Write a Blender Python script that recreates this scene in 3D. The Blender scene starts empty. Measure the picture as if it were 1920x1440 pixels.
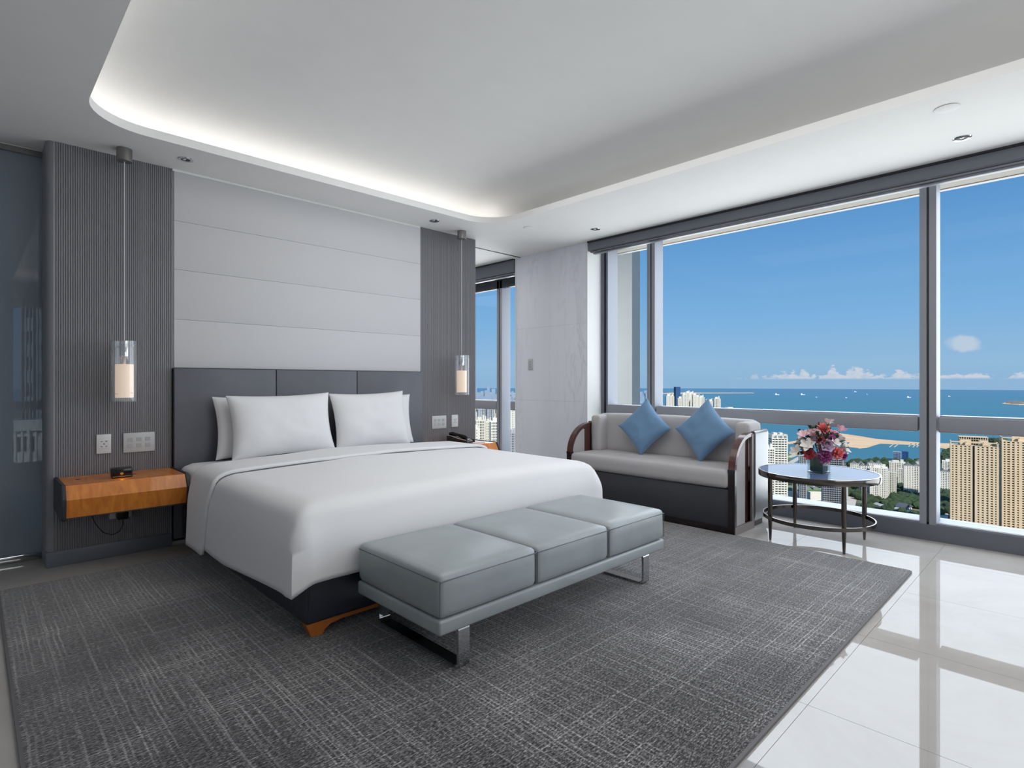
import bpy, bmesh, math, random
from mathutils import Vector, Matrix, noise
random.seed(7)
SC = bpy.context.scene
COL = SC.collection
PI = math.pi
R = math.radians

# ------------------------------------------------------------------ camera, sky, sun, lights, exposure
FPX, CX, YH, EYE = 1045.0, 960.0, 717.0, 1.2          # focal length and horizon in pixels of the 1920x1440 frame
AZ = math.atan(1073 / 1045.0)
cam_d = bpy.data.cameras.new('camera')
cam = bpy.data.objects.new('camera', cam_d)
COL.objects.link(cam)
cam.location = (0, 0, EYE)
cam.rotation_euler = (PI / 2, 0, AZ - PI / 2)
cam_d.sensor_width = 36
cam_d.lens = 36 * FPX / 1920
cam_d.shift_y = -3 / 1920
cam_d.clip_start = 0.05
cam_d.clip_end = 60000
SC.camera = cam
SC.view_settings.view_transform = 'Standard'
SC.view_settings.look = 'None'
SC.view_settings.exposure = 0.0
SC.view_settings.gamma = 1.0
SC.view_settings.use_curve_mapping = False
SC.cycles.use_denoising = True
SC.cycles.caustics_reflective = False
SC.cycles.caustics_refractive = False
SC.cycles.sample_clamp_indirect = 6
SC.cycles.max_bounces = 10
SC.cycles.diffuse_bounces = 5
SC.cycles.glossy_bounces = 4
SC.cycles.transparent_max_bounces = 12


def lin(c):
    out = []
    for v in c[:3]:
        v = v / 255.0
        out.append(v / 12.92 if v <= 0.04045 else ((v + 0.055) / 1.055) ** 2.4)
    return (*out, 1.0)


class NT:
    """small helper for node trees"""
    def __init__(s, nt):
        s.nt = nt
        nt.nodes.clear()

    def n(s, t, **kw):
        nd = s.nt.nodes.new(t)
        for k, v in kw.items():
            setattr(nd, k, v)
        return nd

    def l(s, a, b):
        s.nt.links.new(a, b)

    def sock(s, inp, v):
        if isinstance(v, (int, float)):
            inp.default_value = v
        elif isinstance(v, tuple):
            inp.default_value = v
        else:
            s.l(v, inp)

    def m(s, op, a, b=0.0, c=None):
        nd = s.n('ShaderNodeMath', operation=op)
        s.sock(nd.inputs[0], a)
        s.sock(nd.inputs[1], b)
        if c is not None:
            s.sock(nd.inputs[2], c)
        return nd.outputs[0]

    def mr(s, v, a, b, c=0.0, d=1.0, smooth=False):
        nd = s.n('ShaderNodeMapRange')
        if smooth:
            nd.interpolation_type = 'SMOOTHSTEP'
        s.sock(nd.inputs['Value'], v)
        for k, x in zip(('From Min', 'From Max', 'To Min', 'To Max'), (a, b, c, d)):
            s.sock(nd.inputs[k], x)
        return nd.outputs['Result']

    def mix(s, f, a, b):
        nd = s.n('ShaderNodeMix', data_type='RGBA')
        s.sock(nd.inputs[0], f)
        s.sock(nd.inputs[6], a)
        s.sock(nd.inputs[7], b)
        return nd.outputs[2]

    def noise(s, vec, scale, detail=2.0, rough=0.5, dist=0.0):
        nd = s.n('ShaderNodeTexNoise')
        if vec is not None:
            s.l(vec, nd.inputs['Vector'])
        nd.inputs['Scale'].default_value = scale
        nd.inputs['Detail'].default_value = detail
        nd.inputs['Roughness'].default_value = rough
        nd.inputs['Distortion'].default_value = dist
        return nd.outputs['Fac']

    def ramp(s, f, stops):
        nd = s.n('ShaderNodeValToRGB')
        e = nd.color_ramp.elements
        while len(e) < len(stops):
            e.new(0.5)
        for el, (p, c) in zip(e, stops):
            el.position = p
            el.color = c
        s.l(f, nd.inputs[0])
        return nd.outputs[0]

    def vec(s, x, y, z):
        nd = s.n('ShaderNodeCombineXYZ')
        for i, v in enumerate((x, y, z)):
            s.sock(nd.inputs[i], v)
        return nd.outputs[0]


def make_world():
    w = bpy.data.worlds.new('sky')
    SC.world = w
    w.use_nodes = True
    t = NT(w.node_tree)
    tc = t.n('ShaderNodeTexCoord')
    sep = t.n('ShaderNodeSeparateXYZ')
    t.l(tc.outputs['Generated'], sep.inputs[0])
    x, y, z = sep.outputs
    el = t.m('MULTIPLY', t.m('ARCSINE', z), 180 / PI)
    az = t.m('MULTIPLY', t.m('ARCTAN2', y, x), 180 / PI)
    base = t.ramp(t.mr(el, -2, 60), [
        (0.000, (0.27, 0.46, 0.68, 1)), (0.035, (0.28, 0.475, 0.69, 1)), (0.06, (0.295, 0.50, 0.72, 1)),
        (0.125, (0.215, 0.455, 0.755, 1)), (0.20, (0.155, 0.385, 0.71, 1)), (0.275, (0.11, 0.315, 0.63, 1)),
        (0.45, (0.085, 0.265, 0.57, 1)), (1.0, (0.06, 0.2, 0.48, 1))])
    # low cumulus line over the sea, flat bottoms
    col = t.noise(t.vec(t.m('MULTIPLY', az, 0.42), 0.0, 3.3), 1.0, 3.0, 0.6)
    det = t.noise(t.vec(t.m('MULTIPLY', az, 1.0), t.m('MULTIPLY', el, 2.0), 0.0), 1.6, 4.0, 0.6)
    top = t.m('ADD', t.mr(col, 0.38, 0.66, 0.35, 1.5), t.mr(det, 0.3, 0.7, -0.35, 0.35))
    body = t.m('MULTIPLY', t.mr(t.m('SUBTRACT', top, el), 0.0, 0.28, smooth=True), t.mr(el, 0.2, 0.45, smooth=True))
    body = t.m('MULTIPLY', body, t.mr(det, 0.25, 0.6, 0.35, 0.85))
    body = t.m('MULTIPLY', body, t.mr(az, 19.0, 25.5, 1.0, 0.0, smooth=True))
    # one puff higher up over the sea
    dx = t.m('DIVIDE', t.m('SUBTRACT', az, 6.75), 1.15)
    dy = t.m('DIVIDE', t.m('SUBTRACT', el, 3.1), 0.75)
    d2 = t.m('ADD', t.m('MULTIPLY', dx, dx), t.m('MULTIPLY', dy, dy))
    pn = t.noise(t.vec(az, el, 5.0), 0.9, 4.0, 0.55)
    puff = t.mr(t.m('SUBTRACT', t.m('ADD', pn, 0.25), t.m('MULTIPLY', d2, 0.55)), 0.1, 0.62, 0, 0.6, smooth=True)
    c = t.mix(body, base, (0.66, 0.69, 0.76, 1))
    c = t.mix(puff, c, (0.66, 0.70, 0.76, 1))
    bg = t.n('ShaderNodeBackground')
    t.l(c, bg.inputs[0])
    bg.inputs[1].default_value = 1.0
    out = t.n('ShaderNodeOutputWorld')
    t.l(bg.outputs[0], out.inputs[0])


make_world()


def light(name, kind, loc, target=None, **kw):
    d = bpy.data.lights.new(name, kind)
    o = bpy.data.objects.new(name, d)
    COL.objects.link(o)
    o.location = loc
    if target is not None:
        o.rotation_euler = (Vector(target) - Vector(loc)).to_track_quat('-Z', 'Y').to_euler()
    for k, v in kw.items():
        setattr(d, k, v)
    return o


light('sun', 'SUN', (-21, -31, 33), (0, 0, 0), energy=5.0, angle=R(0.6), color=(1.0, 0.95, 0.88))
# added area lamp outside the sea window, standing in for daylight
light('daylight_standin', 'AREA', (5.95, 0.75, 1.45), (0, 0.75, 1.45), shape='RECTANGLE', size=6.6, size_y=2.75,
      energy=190, color=(0.95, 0.98, 1.0))
light('room_fill', 'AREA', (2.7, -2.35, 2.1), (3.0, 2.6, 1.4), shape='RECTANGLE', size=2.6, size_y=1.0,
      energy=27, color=(1.0, 0.98, 0.96))  # unseen soft fill added behind the camera to brighten the room
# area lamp added inside the ceiling tray, soft fill down onto the bed
light('tray_fill', 'AREA', (2.5, 1.7, 3.06), (2.5, 1.7, 0), shape='RECTANGLE', size=2.0, size_y=3.6,
      energy=34, color=(1.0, 0.99, 0.97))
light('bath_daylight_standin', 'AREA', (5.95, 6.3, 1.45), (0, 6.3, 1.45), shape='RECTANGLE', size=2.5, size_y=2.4,
      energy=110, color=(0.95, 0.98, 1.0))  # second added area lamp, replaces daylight at the bathroom window

light('bathroom_fill', 'AREA', (3.4, 7.2, 2.7), (3.4, 7.2, 0), shape='RECTANGLE', size=2.0, size_y=2.0, energy=40, color=(1.0, 0.98, 0.95))  # fill light added to lift the dim bathroom and its mullion

# ------------------------------------------------------------------ geometry helpers


def F2(px, D, z=0.0):
    """ground position seen in column px at forward depth D"""
    u = (px - CX) / FPX
    fx, fy = math.cos(AZ), math.sin(AZ)
    return Vector((D * (fx + u * fy), D * (fy - u * fx), z))


def empty(name, loc, label, cat, group=None, rz=0.0):
    o = bpy.data.objects.new(name, None)
    COL.objects.link(o)
    o.location = loc
    o.rotation_euler = (0, 0, rz)
    o.empty_display_size = 0.1
    tag(o, label, cat, group)
    return o


def tag(o, label=None, cat=None, group=None, kind=None):
    if label:
        o['label'] = label
    if cat:
        o['category'] = cat
    if group:
        o['group'] = group
    if kind:
        o['kind'] = kind
    return o


def wloc(o):
    v = Vector(o.location)
    while o.parent:
        o = o.parent
        v += Vector(o.location)
    return v


def obj(name, bm, m, parent=None, local=False, smooth=35, at=None, label=None, kind=None):
    """link a bmesh as one mesh object; world coordinates unless local"""
    me = bpy.data.meshes.new(name)
    bmesh.ops.recalc_face_normals(bm, faces=bm.faces)
    off = Vector((0, 0, 0))
    if parent is not None and not local:
        off = wloc(parent)
    if at is not None:
        off = Vector(at)
    if off.length > 0:
        bmesh.ops.translate(bm, verts=bm.verts, vec=-off)
    bm.to_mesh(me)
    bm.free()
    if smooth is not None:
        me.polygons.foreach_set('use_smooth', [True] * len(me.polygons))
        me.set_sharp_from_angle(angle=R(smooth))
    me.materials.append(m)
    o = bpy.data.objects.new(name, me)
    COL.objects.link(o)
    if parent is not None:
        o.parent = parent
        if at is not None:
            o.location = Vector(at) - wloc(parent)
    elif at is not None:
        o.location = at
    if label:
        o['label'] = label
    if kind:
        o['kind'] = kind
    return o


def struct(name, bm, m, parent=None, smooth=35):
    o = obj(name, bm, m, parent, smooth=smooth)
    if parent is None:
        o['kind'] = 'structure'
    return o


def BM():
    return bmesh.new()


def box(bm, x0, x1, y0, y1, z0, z1, r=0.0, seg=2, mat=None):
    b = bm if r == 0 and mat is None else bmesh.new()
    vs = [b.verts.new((x, y, z)) for x in (x0, x1) for y in (y0, y1) for z in (z0, z1)]
    for f in ((0, 1, 3, 2), (4, 6, 7, 5), (0, 4, 5, 1), (2, 3, 7, 6), (0, 2, 6, 4), (1, 5, 7, 3)):
        b.faces.new([vs[i] for i in f])
    if b is not bm:
        bmesh.ops.recalc_face_normals(b, faces=b.faces)
        if r > 0:
            bmesh.ops.bevel(b, geom=list(b.edges), offset=r, segments=seg, affect='EDGES', profile=0.5)
        if mat is not None:
            bmesh.ops.transform(b, matrix=mat, verts=b.verts)
        merge(bm, b)
    return bm


def merge(bm, b):
    me = bpy.data.meshes.new('tmp')
    b.to_mesh(me)
    b.free()
    bm.from_mesh(me)
    bpy.data.meshes.remove(me)


def prism(bm, pts, axis, a, b):
    """polygon pts (2D) extruded along axis from a to b; axis x: pts=(y,z); y: pts=(x,z); z: pts=(x,y)"""
    def P(p, t):
        return {'x': (t, p[0], p[1]), 'y': (p[0], t, p[1]), 'z': (p[0], p[1], t)}[axis]
    v0 = [bm.verts.new(P(p, a)) for p in pts]
    v1 = [bm.verts.new(P(p, b)) for p in pts]
    n = len(pts)
    bm.faces.new(v0)
    bm.faces.new(v1[::-1])
    for i in range(n):
        bm.faces.new((v0[i], v0[(i + 1) % n], v1[(i + 1) % n], v1[i]))
    return bm


def lathe(bm, prof, c=(0, 0, 0), n=32, close=False):
    """prof: list of (r,z) revolved about z through c"""
    rings = []
    for r, z in prof:
        if r < 1e-6:
            rings.append([bm.verts.new((c[0], c[1], c[2] + z))])
        else:
            rings.append([bm.verts.new((c[0] + r * math.cos(2 * PI * i / n), c[1] + r * math.sin(2 * PI * i / n), c[2] + z)) for i in range(n)])
    pairs = list(zip(rings, rings[1:]))
    if close:
        pairs.append((rings[-1], rings[0]))
    for A, B in pairs:
        for i in range(n):
            j = (i + 1) % n
            if len(A) == 1 and len(B) == 1:
                continue
            if len(A) == 1:
                bm.faces.new((A[0], B[i], B[j]))
            elif len(B) == 1:
                bm.faces.new((A[i], A[j], B[0]))
            else:
                bm.faces.new((A[i], A[j], B[j], B[i]))
    return bm


def tube(bm, pts, r, n=8, radii=None):
    pts = [Vector(p) for p in pts]
    rings = []
    for k, p in enumerate(pts):
        d = (pts[min(k + 1, len(pts) - 1)] - pts[max(k - 1, 0)]).normalized()
        up = Vector((0, 0, 1)) if abs(d.z) < 0.9 else Vector((1, 0, 0))
        a = d.cross(up).normalized()
        b = d.cross(a)
        rr = radii[k] if radii else r
        rings.append([bm.verts.new(p + (a * math.cos(2 * PI * i / n) + b * math.sin(2 * PI * i / n)) * rr) for i in range(n)])
    for A, B in zip(rings, rings[1:]):
        for i in range(n):
            j = (i + 1) % n
            bm.faces.new((A[i], A[j], B[j], B[i]))
    bm.faces.new(rings[0])
    bm.faces.new(rings[-1][::-1])
    return bm


def strip(bm, path, width, axis, thick=None):
    """closed ribbon: path = list of (outer point 2D, inner point 2D) in plane, extruded along axis from width[0] to width[1]"""
    def P(p, t):
        return {'x': (t, p[0], p[1]), 'y': (p[0], t, p[1]), 'z': (p[0], p[1], t)}[axis]
    rows = []
    for o, i in path:
        rows.append([bm.verts.new(P(o, width[0])), bm.verts.new(P(o, width[1])), bm.verts.new(P(i, width[1])), bm.verts.new(P(i, width[0]))])
    for A, B in zip(rows, rows[1:]):
        for k in range(4):
            bm.faces.new((A[k], A[(k + 1) % 4], B[(k + 1) % 4], B[k]))
    bm.faces.new(rows[0])
    bm.faces.new(rows[-1][::-1])
    return bm


def pillow_bm(w, h, t, ear=0.06, n=22, seam=0.004, seed=0, wr=0.006):
    """soft pillow in the xz plane, thickness along y, centred at 0"""
    bm = BM()

    def pt(u, v, side):
        cu = 1 - ear * (1 - v * v) ** 1.0 * abs(u) ** 3
        cv = 1 - ear * (1 - u * u) ** 1.0 * abs(v) ** 3
        x = u * w / 2 * cu
        z = v * h / 2 * cv
        f = max(0.0, (1 - u ** 4)) ** 0.6 * max(0.0, (1 - v ** 4)) ** 0.6
        f = f * (0.75 + 0.25 * math.cos(u * 1.3) * math.cos(v * 1.3))
        wn = noise.noise(Vector((u * 2.2 + seed * 7.1, v * 2.2, side * 3.7 + seed))) * wr * 2.2
        wn += noise.noise(Vector((u * 6 + seed, v * 3.5, side * 2 + seed * 3))) * wr
        return (x, side * (seam + t / 2 * f + wn * f), z)
    G = {}
    for s in (1, -1):
        for i in range(n + 1):
            for j in range(n + 1):
                G[s, i, j] = bm.verts.new(pt(-1 + 2 * i / n, -1 + 2 * j / n, s))
        for i in range(n):
            for j in range(n):
                bm.faces.new((G[s, i, j], G[s, i + 1, j], G[s, i + 1, j + 1], G[s, i, j + 1]))
    rim = [(i, 0) for i in range(n)] + [(n, j) for j in range(n)] + [(i, n) for i in range(n, 0, -1)] + [(0, j) for j in range(n, 0, -1)]
    for a, b in zip(rim, rim[1:] + rim[:1]):
        bm.faces.new((G[1, a[0], a[1]], G[1, b[0], b[1]], G[-1, b[0], b[1]], G[-1, a[0], a[1]]))
    return bm


def softbox(bm, x0, x1, y0, y1, z0, z1, r=0.03, bulge=0.0, n=10, axis='z', wob=0.0, seed=0):
    """cushion-like box: rounded edges, faces bulging outwards"""
    b = bmesh.new()
    lx, ly, lz = x1 - x0, y1 - y0, z1 - z0

    def cuts(L):
        k = max(3, min(n * 2, int(L / 0.05)))
        a = [0, r * 0.3, r]
        m = [r + (L - 2 * r) * i / k for i in range(1, k)]
        return a + m + [L - r, L - r * 0.3, L]
    cx, cy, cz = cuts(lx), cuts(ly), cuts(lz)
    V = {}

    def vert(i, j, k):
        key = (i, j, k)
        if key not in V:
            p = Vector((cx[i], cy[j], cz[k]))
            q = Vector((min(max(p.x, r), lx - r), min(max(p.y, r), ly - r), min(max(p.z, r), lz - r)))
            d = p - q
            if d.length > 1e-9:
                p = q + d.normalized() * r
            fx = 4 * p.x * (lx - p.x) / lx / lx
            fy = 4 * p.y * (ly - p.y) / ly / ly
            fz = 4 * p.z * (lz - p.z) / lz / lz
            fx, fy, fz = max(fx, 0) ** .5, max(fy, 0) ** .5, max(fz, 0) ** .5
            p.z += (1 if p.z > lz / 2 else -1) * bulge * fx * fy * (abs(p.z - lz / 2) / (lz / 2)) ** 2
            p.x += (1 if p.x > lx / 2 else -1) * bulge * .6 * fz * fy * (abs(p.x - lx / 2) / (lx / 2)) ** 2
            p.y += (1 if p.y > ly / 2 else -1) * bulge * .6 * fz * fx * (abs(p.y - ly / 2) / (ly / 2)) ** 2
            if wob:
                p += Vector((noise.noise(p * 9 + Vector((seed, 0, 0))), noise.noise(p * 9 + Vector((0, seed, 5))), noise.noise(p * 9 + Vector((3, 0, seed))))) * wob
            V[key] = b.verts.new((p.x + x0, p.y + y0, p.z + z0))
        return V[key]
    nx, ny, nz = len(cx) - 1, len(cy) - 1, len(cz) - 1
    for i in range(nx):
        for j in range(ny):
            for k in (0, nz):
                b.faces.new((vert(i, j, k), vert(i + 1, j, k), vert(i + 1, j + 1, k), vert(i, j + 1, k)))
    for i in range(nx):
        for k in range(nz):
            for j in (0, ny):
                b.faces.new((vert(i, j, k), vert(i + 1, j, k), vert(i + 1, j, k + 1), vert(i, j, k + 1)))
    for j in range(ny):
        for k in range(nz):
            for i in (0, nx):
                b.faces.new((vert(i, j, k), vert(i, j + 1, k), vert(i, j + 1, k + 1), vert(i, j, k + 1)))
    bmesh.ops.recalc_face_normals(b, faces=b.faces)
    merge(bm, b)
    return bm


# ------------------------------------------------------------------ materials
def principled(name):
    m = bpy.data.materials.new(name)
    m.use_nodes = True
    t = NT(m.node_tree)
    p = t.n('ShaderNodeBsdfPrincipled')
    o = t.n('ShaderNodeOutputMaterial')
    t.l(p.outputs[0], o.inputs[0])
    return m, t, p


def objco(t):
    return t.n('ShaderNodeTexCoord').outputs['Object']


def mat(name, c, rough=0.5, metal=0.0, var=0.0, vs=6.0, bump=0.0, bs=60.0, spec=0.5, sheen=0.0, coat=0.0):
    m, t, p = principled(name)
    co = objco(t)
    col = lin(c)
    if var > 0:
        f = t.noise(co, vs, 4.0)
        a = tuple(max(0, v * (1 - var)) for v in col[:3]) + (1,)
        b = tuple(min(1, v * (1 + var)) for v in col[:3]) + (1,)
        t.l(t.mix(t.mr(f, 0.3, 0.7), a, b), p.inputs['Base Color'])
    else:
        p.inputs['Base Color'].default_value = col
    p.inputs['Roughness'].default_value = rough
    p.inputs['Metallic'].default_value = metal
    p.inputs['Specular IOR Level'].default_value = spec
    if sheen:
        p.inputs['Sheen Weight'].default_value = sheen
    if coat:
        p.inputs['Coat Weight'].default_value = coat
        p.inputs['Coat Roughness'].default_value = 0.1
    if bump > 0:
        b = t.n('ShaderNodeBump')
        b.inputs['Strength'].default_value = bump
        b.inputs['Distance'].default_value = 0.002
        t.l(t.noise(co, bs, 3.0), b.inputs['Height'])
        t.l(b.outputs[0], p.inputs['Normal'])
    return m


def emis(name, c, s):
    m, t, p = principled(name)
    p.inputs['Base Color'].default_value = lin(c)
    p.inputs['Emission Color'].default_value = lin(c)
    p.inputs['Emission Strength'].default_value = s
    return m


def pane_mat(name, tint, refl_rough=0.0, ior=1.5, boost=1.0, body=None):
    """thin pane: transparent with a fresnel reflection"""
    m = bpy.data.materials.new(name)
    m.use_nodes = True
    t = NT(m.node_tree)
    tr = t.n('ShaderNodeBsdfTransparent')
    tr.inputs[0].default_value = tint
    gl = t.n('ShaderNodeBsdfGlossy')
    gl.inputs['Roughness'].default_value = refl_rough
    f0 = ((ior - 1) / (ior + 1)) ** 2
    geo = t.n('ShaderNodeNewGeometry')
    dt = t.n('ShaderNodeVectorMath', operation='DOT_PRODUCT')
    t.l(geo.outputs['Normal'], dt.inputs[0])
    t.l(geo.outputs['Incoming'], dt.inputs[1])
    c5 = t.m('POWER', t.m('SUBTRACT', 1.0, t.m('ABSOLUTE', dt.outputs['Value'])), 5.0)
    fr = t.m('MULTIPLY_ADD', c5, 1 - f0, f0)
    mx = t.n('ShaderNodeMixShader')
    t.l(t.m('MULTIPLY', fr, boost), mx.inputs[0])
    if body:
        df = t.n('ShaderNodeBsdfDiffuse')
        df.inputs[0].default_value = lin(body[0])
        m2 = t.n('ShaderNodeMixShader')
        m2.inputs[0].default_value = body[1]
        t.l(tr.outputs[0], m2.inputs[1])
        t.l(df.outputs[0], m2.inputs[2])
        t.l(m2.outputs[0], mx.inputs[1])
    else:
        t.l(tr.outputs[0], mx.inputs[1])
    t.l(gl.outputs[0], mx.inputs[2])
    o = t.n('ShaderNodeOutputMaterial')
    t.l(mx.outputs[0], o.inputs[0])
    return m


def cloth_mat(name, c, weave=500.0, bump=0.25, rough=0.9, var=0.06, sheen=0.2):
    m, t, p = principled(name)
    co = objco(t)
    col = lin(c)
    f = t.noise(co, 3.0, 3.0)
    g = t.noise(co, weave * 0.5, 2.0)
    a = tuple(v * (1 - var) for v in col[:3]) + (1,)
    b = tuple(min(1, v * (1 + var)) for v in col[:3]) + (1,)
    t.l(t.mix(t.m('MULTIPLY_ADD', g, 0.6, t.m('MULTIPLY', f, 0.4)), a, b), p.inputs['Base Color'])
    p.inputs['Roughness'].default_value = rough
    p.inputs['Specular IOR Level'].default_value = 0.2
    p.inputs['Sheen Weight'].default_value = sheen
    bn = t.n('ShaderNodeBump')
    bn.inputs['Strength'].default_value = bump
    bn.inputs['Distance'].default_value = 0.001
    t.l(t.noise(co, weave, 2.0), bn.inputs['Height'])
    t.l(bn.outputs[0], p.inputs['Normal'])
    return m


def leather_mat(name, c, rough=0.38, spec=0.5):
    m, t, p = principled(name)
    co = objco(t)
    col = lin(c)
    f = t.noise(co, 5.0, 4.0)
    t.l(t.mix(t.mr(f, .3, .7), tuple(v * .93 for v in col[:3]) + (1,), tuple(v * 1.05 for v in col[:3]) + (1,)), p.inputs['Base Color'])
    p.inputs['Roughness'].default_value = rough
    p.inputs['Specular IOR Level'].default_value = spec
    vo = t.n('ShaderNodeTexVoronoi')
    vo.inputs['Scale'].default_value = 420
    t.l(co, vo.inputs['Vector'])
    b1 = t.n('ShaderNodeBump')
    b1.inputs['Strength'].default_value = 0.12
    b1.inputs['Distance'].default_value = 0.0008
    t.l(vo.outputs['Distance'], b1.inputs['Height'])
    b2 = t.n('ShaderNodeBump')
    b2.inputs['Strength'].default_value = 0.25
    b2.inputs['Distance'].default_value = 0.01
    t.l(t.noise(co, 6.0, 2.0), b2.inputs['Height'])
    t.l(b1.outputs[0], b2.inputs['Normal'])
    t.l(b2.outputs[0], p.inputs['Normal'])
    return m


def wood_mat(name, dark, light_, scale=1.0, rough=0.28, along='x', coat=0.3):
    m, t, p = principled(name)
    co = objco(t)
    mp = t.n('ShaderNodeMapping')
    s = {'x': (14, 3, 3), 'y': (3, 14, 3), 'z': (8, 8, 1)}[along]
    mp.inputs['Scale'].default_value = tuple(v * scale for v in s)
    t.l(co, mp.inputs['Vector'])
    f = t.noise(mp.outputs[0], 2.0, 6.0, 0.6, 0.6)
    g = t.noise(co, 3.0, 2.0)
    c1 = t.mix(t.mr(f, .3, .7), lin(dark), lin(light_))
    t.l(t.mix(t.m('MULTIPLY', g, 0.3), c1, lin(dark)), p.inputs['Base Color'])
    p.inputs['Roughness'].default_value = rough
    p.inputs['Coat Weight'].default_value = coat
    p.inputs['Coat Roughness'].default_value = 0.04
    return m


def marble_mat(name, c, vein, scale=1.0, rough=0.3, amount=0.6, stretch=(1, 1, 0.35), ior=1.5, coat=0.0):
    m, t, p = principled(name)
    geo = t.n('ShaderNodeNewGeometry')
    mp = t.n('ShaderNodeMapping')
    mp.inputs['Scale'].default_value = tuple(v * scale for v in stretch)
    t.l(geo.outputs['Position'], mp.inputs['Vector'])
    f = t.noise(mp.outputs[0], 3.0, 8.0, 0.65, 1.4)
    v = t.mr(t.m('ABSOLUTE', t.m('SUBTRACT', f, 0.5)), 0.0, 0.05, 1.0, 0.0, smooth=True)
    patch = t.mr(t.noise(mp.outputs[0], 1.3, 3.0), 0.45, 0.7)
    v = t.m('MULTIPLY', t.m('MULTIPLY', v, patch), amount)
    cloud = t.mr(t.noise(mp.outputs[0], 1.1, 5.0), .3, .7)
    lo = tuple(x * .94 for x in lin(c)[:3]) + (1,)
    hi = tuple(min(1, x * 1.05) for x in lin(c)[:3]) + (1,)
    t.l(t.mix(v, t.mix(cloud, lo, hi), lin(vein)), p.inputs['Base Color'])
    p.inputs['Roughness'].default_value = rough
    p.inputs['IOR'].default_value = ior
    if coat:
        p.inputs['Coat Weight'].default_value = coat
        p.inputs['Coat Roughness'].default_value = 0.02
    return m


def polished(name, c1, c2, f0, f90, tint, rough):
    """smooth sealed surface: a diffuse body under a weak mirror reflection"""
    m = bpy.data.materials.new(name)
    m.use_nodes = True
    t = NT(m.node_tree)
    geo = t.n('ShaderNodeNewGeometry')
    f = t.noise(geo.outputs['Position'], 1.6, 6.0, 0.6, 0.8)
    df = t.n('ShaderNodeBsdfDiffuse')
    t.l(t.mix(t.mr(f, .3, .7), lin(c1), lin(c2)), df.inputs[0])
    gl = t.n('ShaderNodeBsdfGlossy')
    gl.inputs[0].default_value = tint
    gl.inputs['Roughness'].default_value = rough
    dt = t.n('ShaderNodeVectorMath', operation='DOT_PRODUCT')
    t.l(geo.outputs['Normal'], dt.inputs[0])
    t.l(geo.outputs['Incoming'], dt.inputs[1])
    c5 = t.m('POWER', t.m('SUBTRACT', 1.0, t.m('ABSOLUTE', dt.outputs['Value'])), 5.0)
    mx = t.n('ShaderNodeMixShader')
    t.l(t.m('MULTIPLY_ADD', c5, f90, f0), mx.inputs[0])
    t.l(df.outputs[0], mx.inputs[1])
    t.l(gl.outputs[0], mx.inputs[2])
    o = t.n('ShaderNodeOutputMaterial')
    t.l(mx.outputs[0], o.inputs[0])
    return m


def rug_mat():
    m, t, p = principled('rug_weave')
    co = objco(t)
    sep = t.n('ShaderNodeSeparateXYZ')
    t.l(co, sep.inputs[0])
    x, y, z = sep.outputs
    wob = t.noise(co, 4.0, 2.0)
    xw = t.m('ADD', x, t.m('MULTIPLY', wob, 0.02))
    yw = t.m('ADD', y, t.m('MULTIPLY', wob, 0.02))

    def lines(c, other, spacing, seedz, w0, w1):
        # one value per thread line plus a fade along its length
        k = t.m('DIVIDE', c, spacing)
        idx = t.m('FLOOR', k)
        fr = t.m('ABSOLUTE', t.m('SUBTRACT', t.m('FRACT', k), 0.5))
        prof = t.mr(fr, w0, w1, 1.0, 0.0, smooth=True)
        along = t.noise(t.vec(t.m('MULTIPLY', idx, 3.17), t.m('MULTIPLY', other, 1.1), seedz), 1.0, 2.0)
        st = t.mr(along, 0.34, 0.64, 0.0, 1.0)
        return t.m('MULTIPLY', prof, st)
    # running threads in both directions at two pitches
    a = lines(xw, y, 0.0185, 1.0, 0.08, 0.3)
    b = lines(yw, x, 0.0165, 5.0, 0.08, 0.3)
    a2 = lines(xw, y, 0.061, 9.0, 0.04, 0.11)
    b2 = lines(yw, x, 0.073, 13.0, 0.03, 0.09)
    tuft = t.noise(t.vec(t.m('MULTIPLY', x, 60.0), t.m('MULTIPLY', y, 190.0), 0.0), 1.0, 3.0, 0.75)
    patch = t.mr(t.noise(co, 1.6, 3.0), 0.35, 0.65)
    grid = t.m('MAXIMUM', t.m('MULTIPLY', t.m('MAXIMUM', a, b), t.mr(patch, 0, 1, .25, .75)), t.m('MULTIPLY', t.m('MAXIMUM', a2, b2), .5))
    val = t.m('ADD', t.m('MULTIPLY', grid, 0.6), t.m('MULTIPLY', t.m('SUBTRACT', tuft, 0.5), 2.3))
    val = t.m('ADD', val, t.mr(patch, 0, 1, .26, .34))
    c = t.ramp(val, [(0.0, lin((20, 19, 21))), (0.3, lin((68, 66, 68))), (0.6, lin((126, 124, 125))), (1.0, lin((206, 203, 202)))])
    t.l(c, p.inputs['Base Color'])
    p.inputs['Roughness'].default_value = 0.95
    p.inputs['Specular IOR Level'].default_value = 0.15
    p.inputs['Sheen Weight'].default_value = 0.45
    p.inputs['Sheen Roughness'].default_value = 0.4
    bn = t.n('ShaderNodeBump')
    bn.inputs['Strength'].default_value = 0.7
    bn.inputs['Distance'].default_value = 0.004
    t.l(t.m('ADD', tuft, t.m('MULTIPLY', grid, .4)), bn.inputs['Height'])
    t.l(bn.outputs[0], p.inputs['Normal'])
    return m


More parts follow.
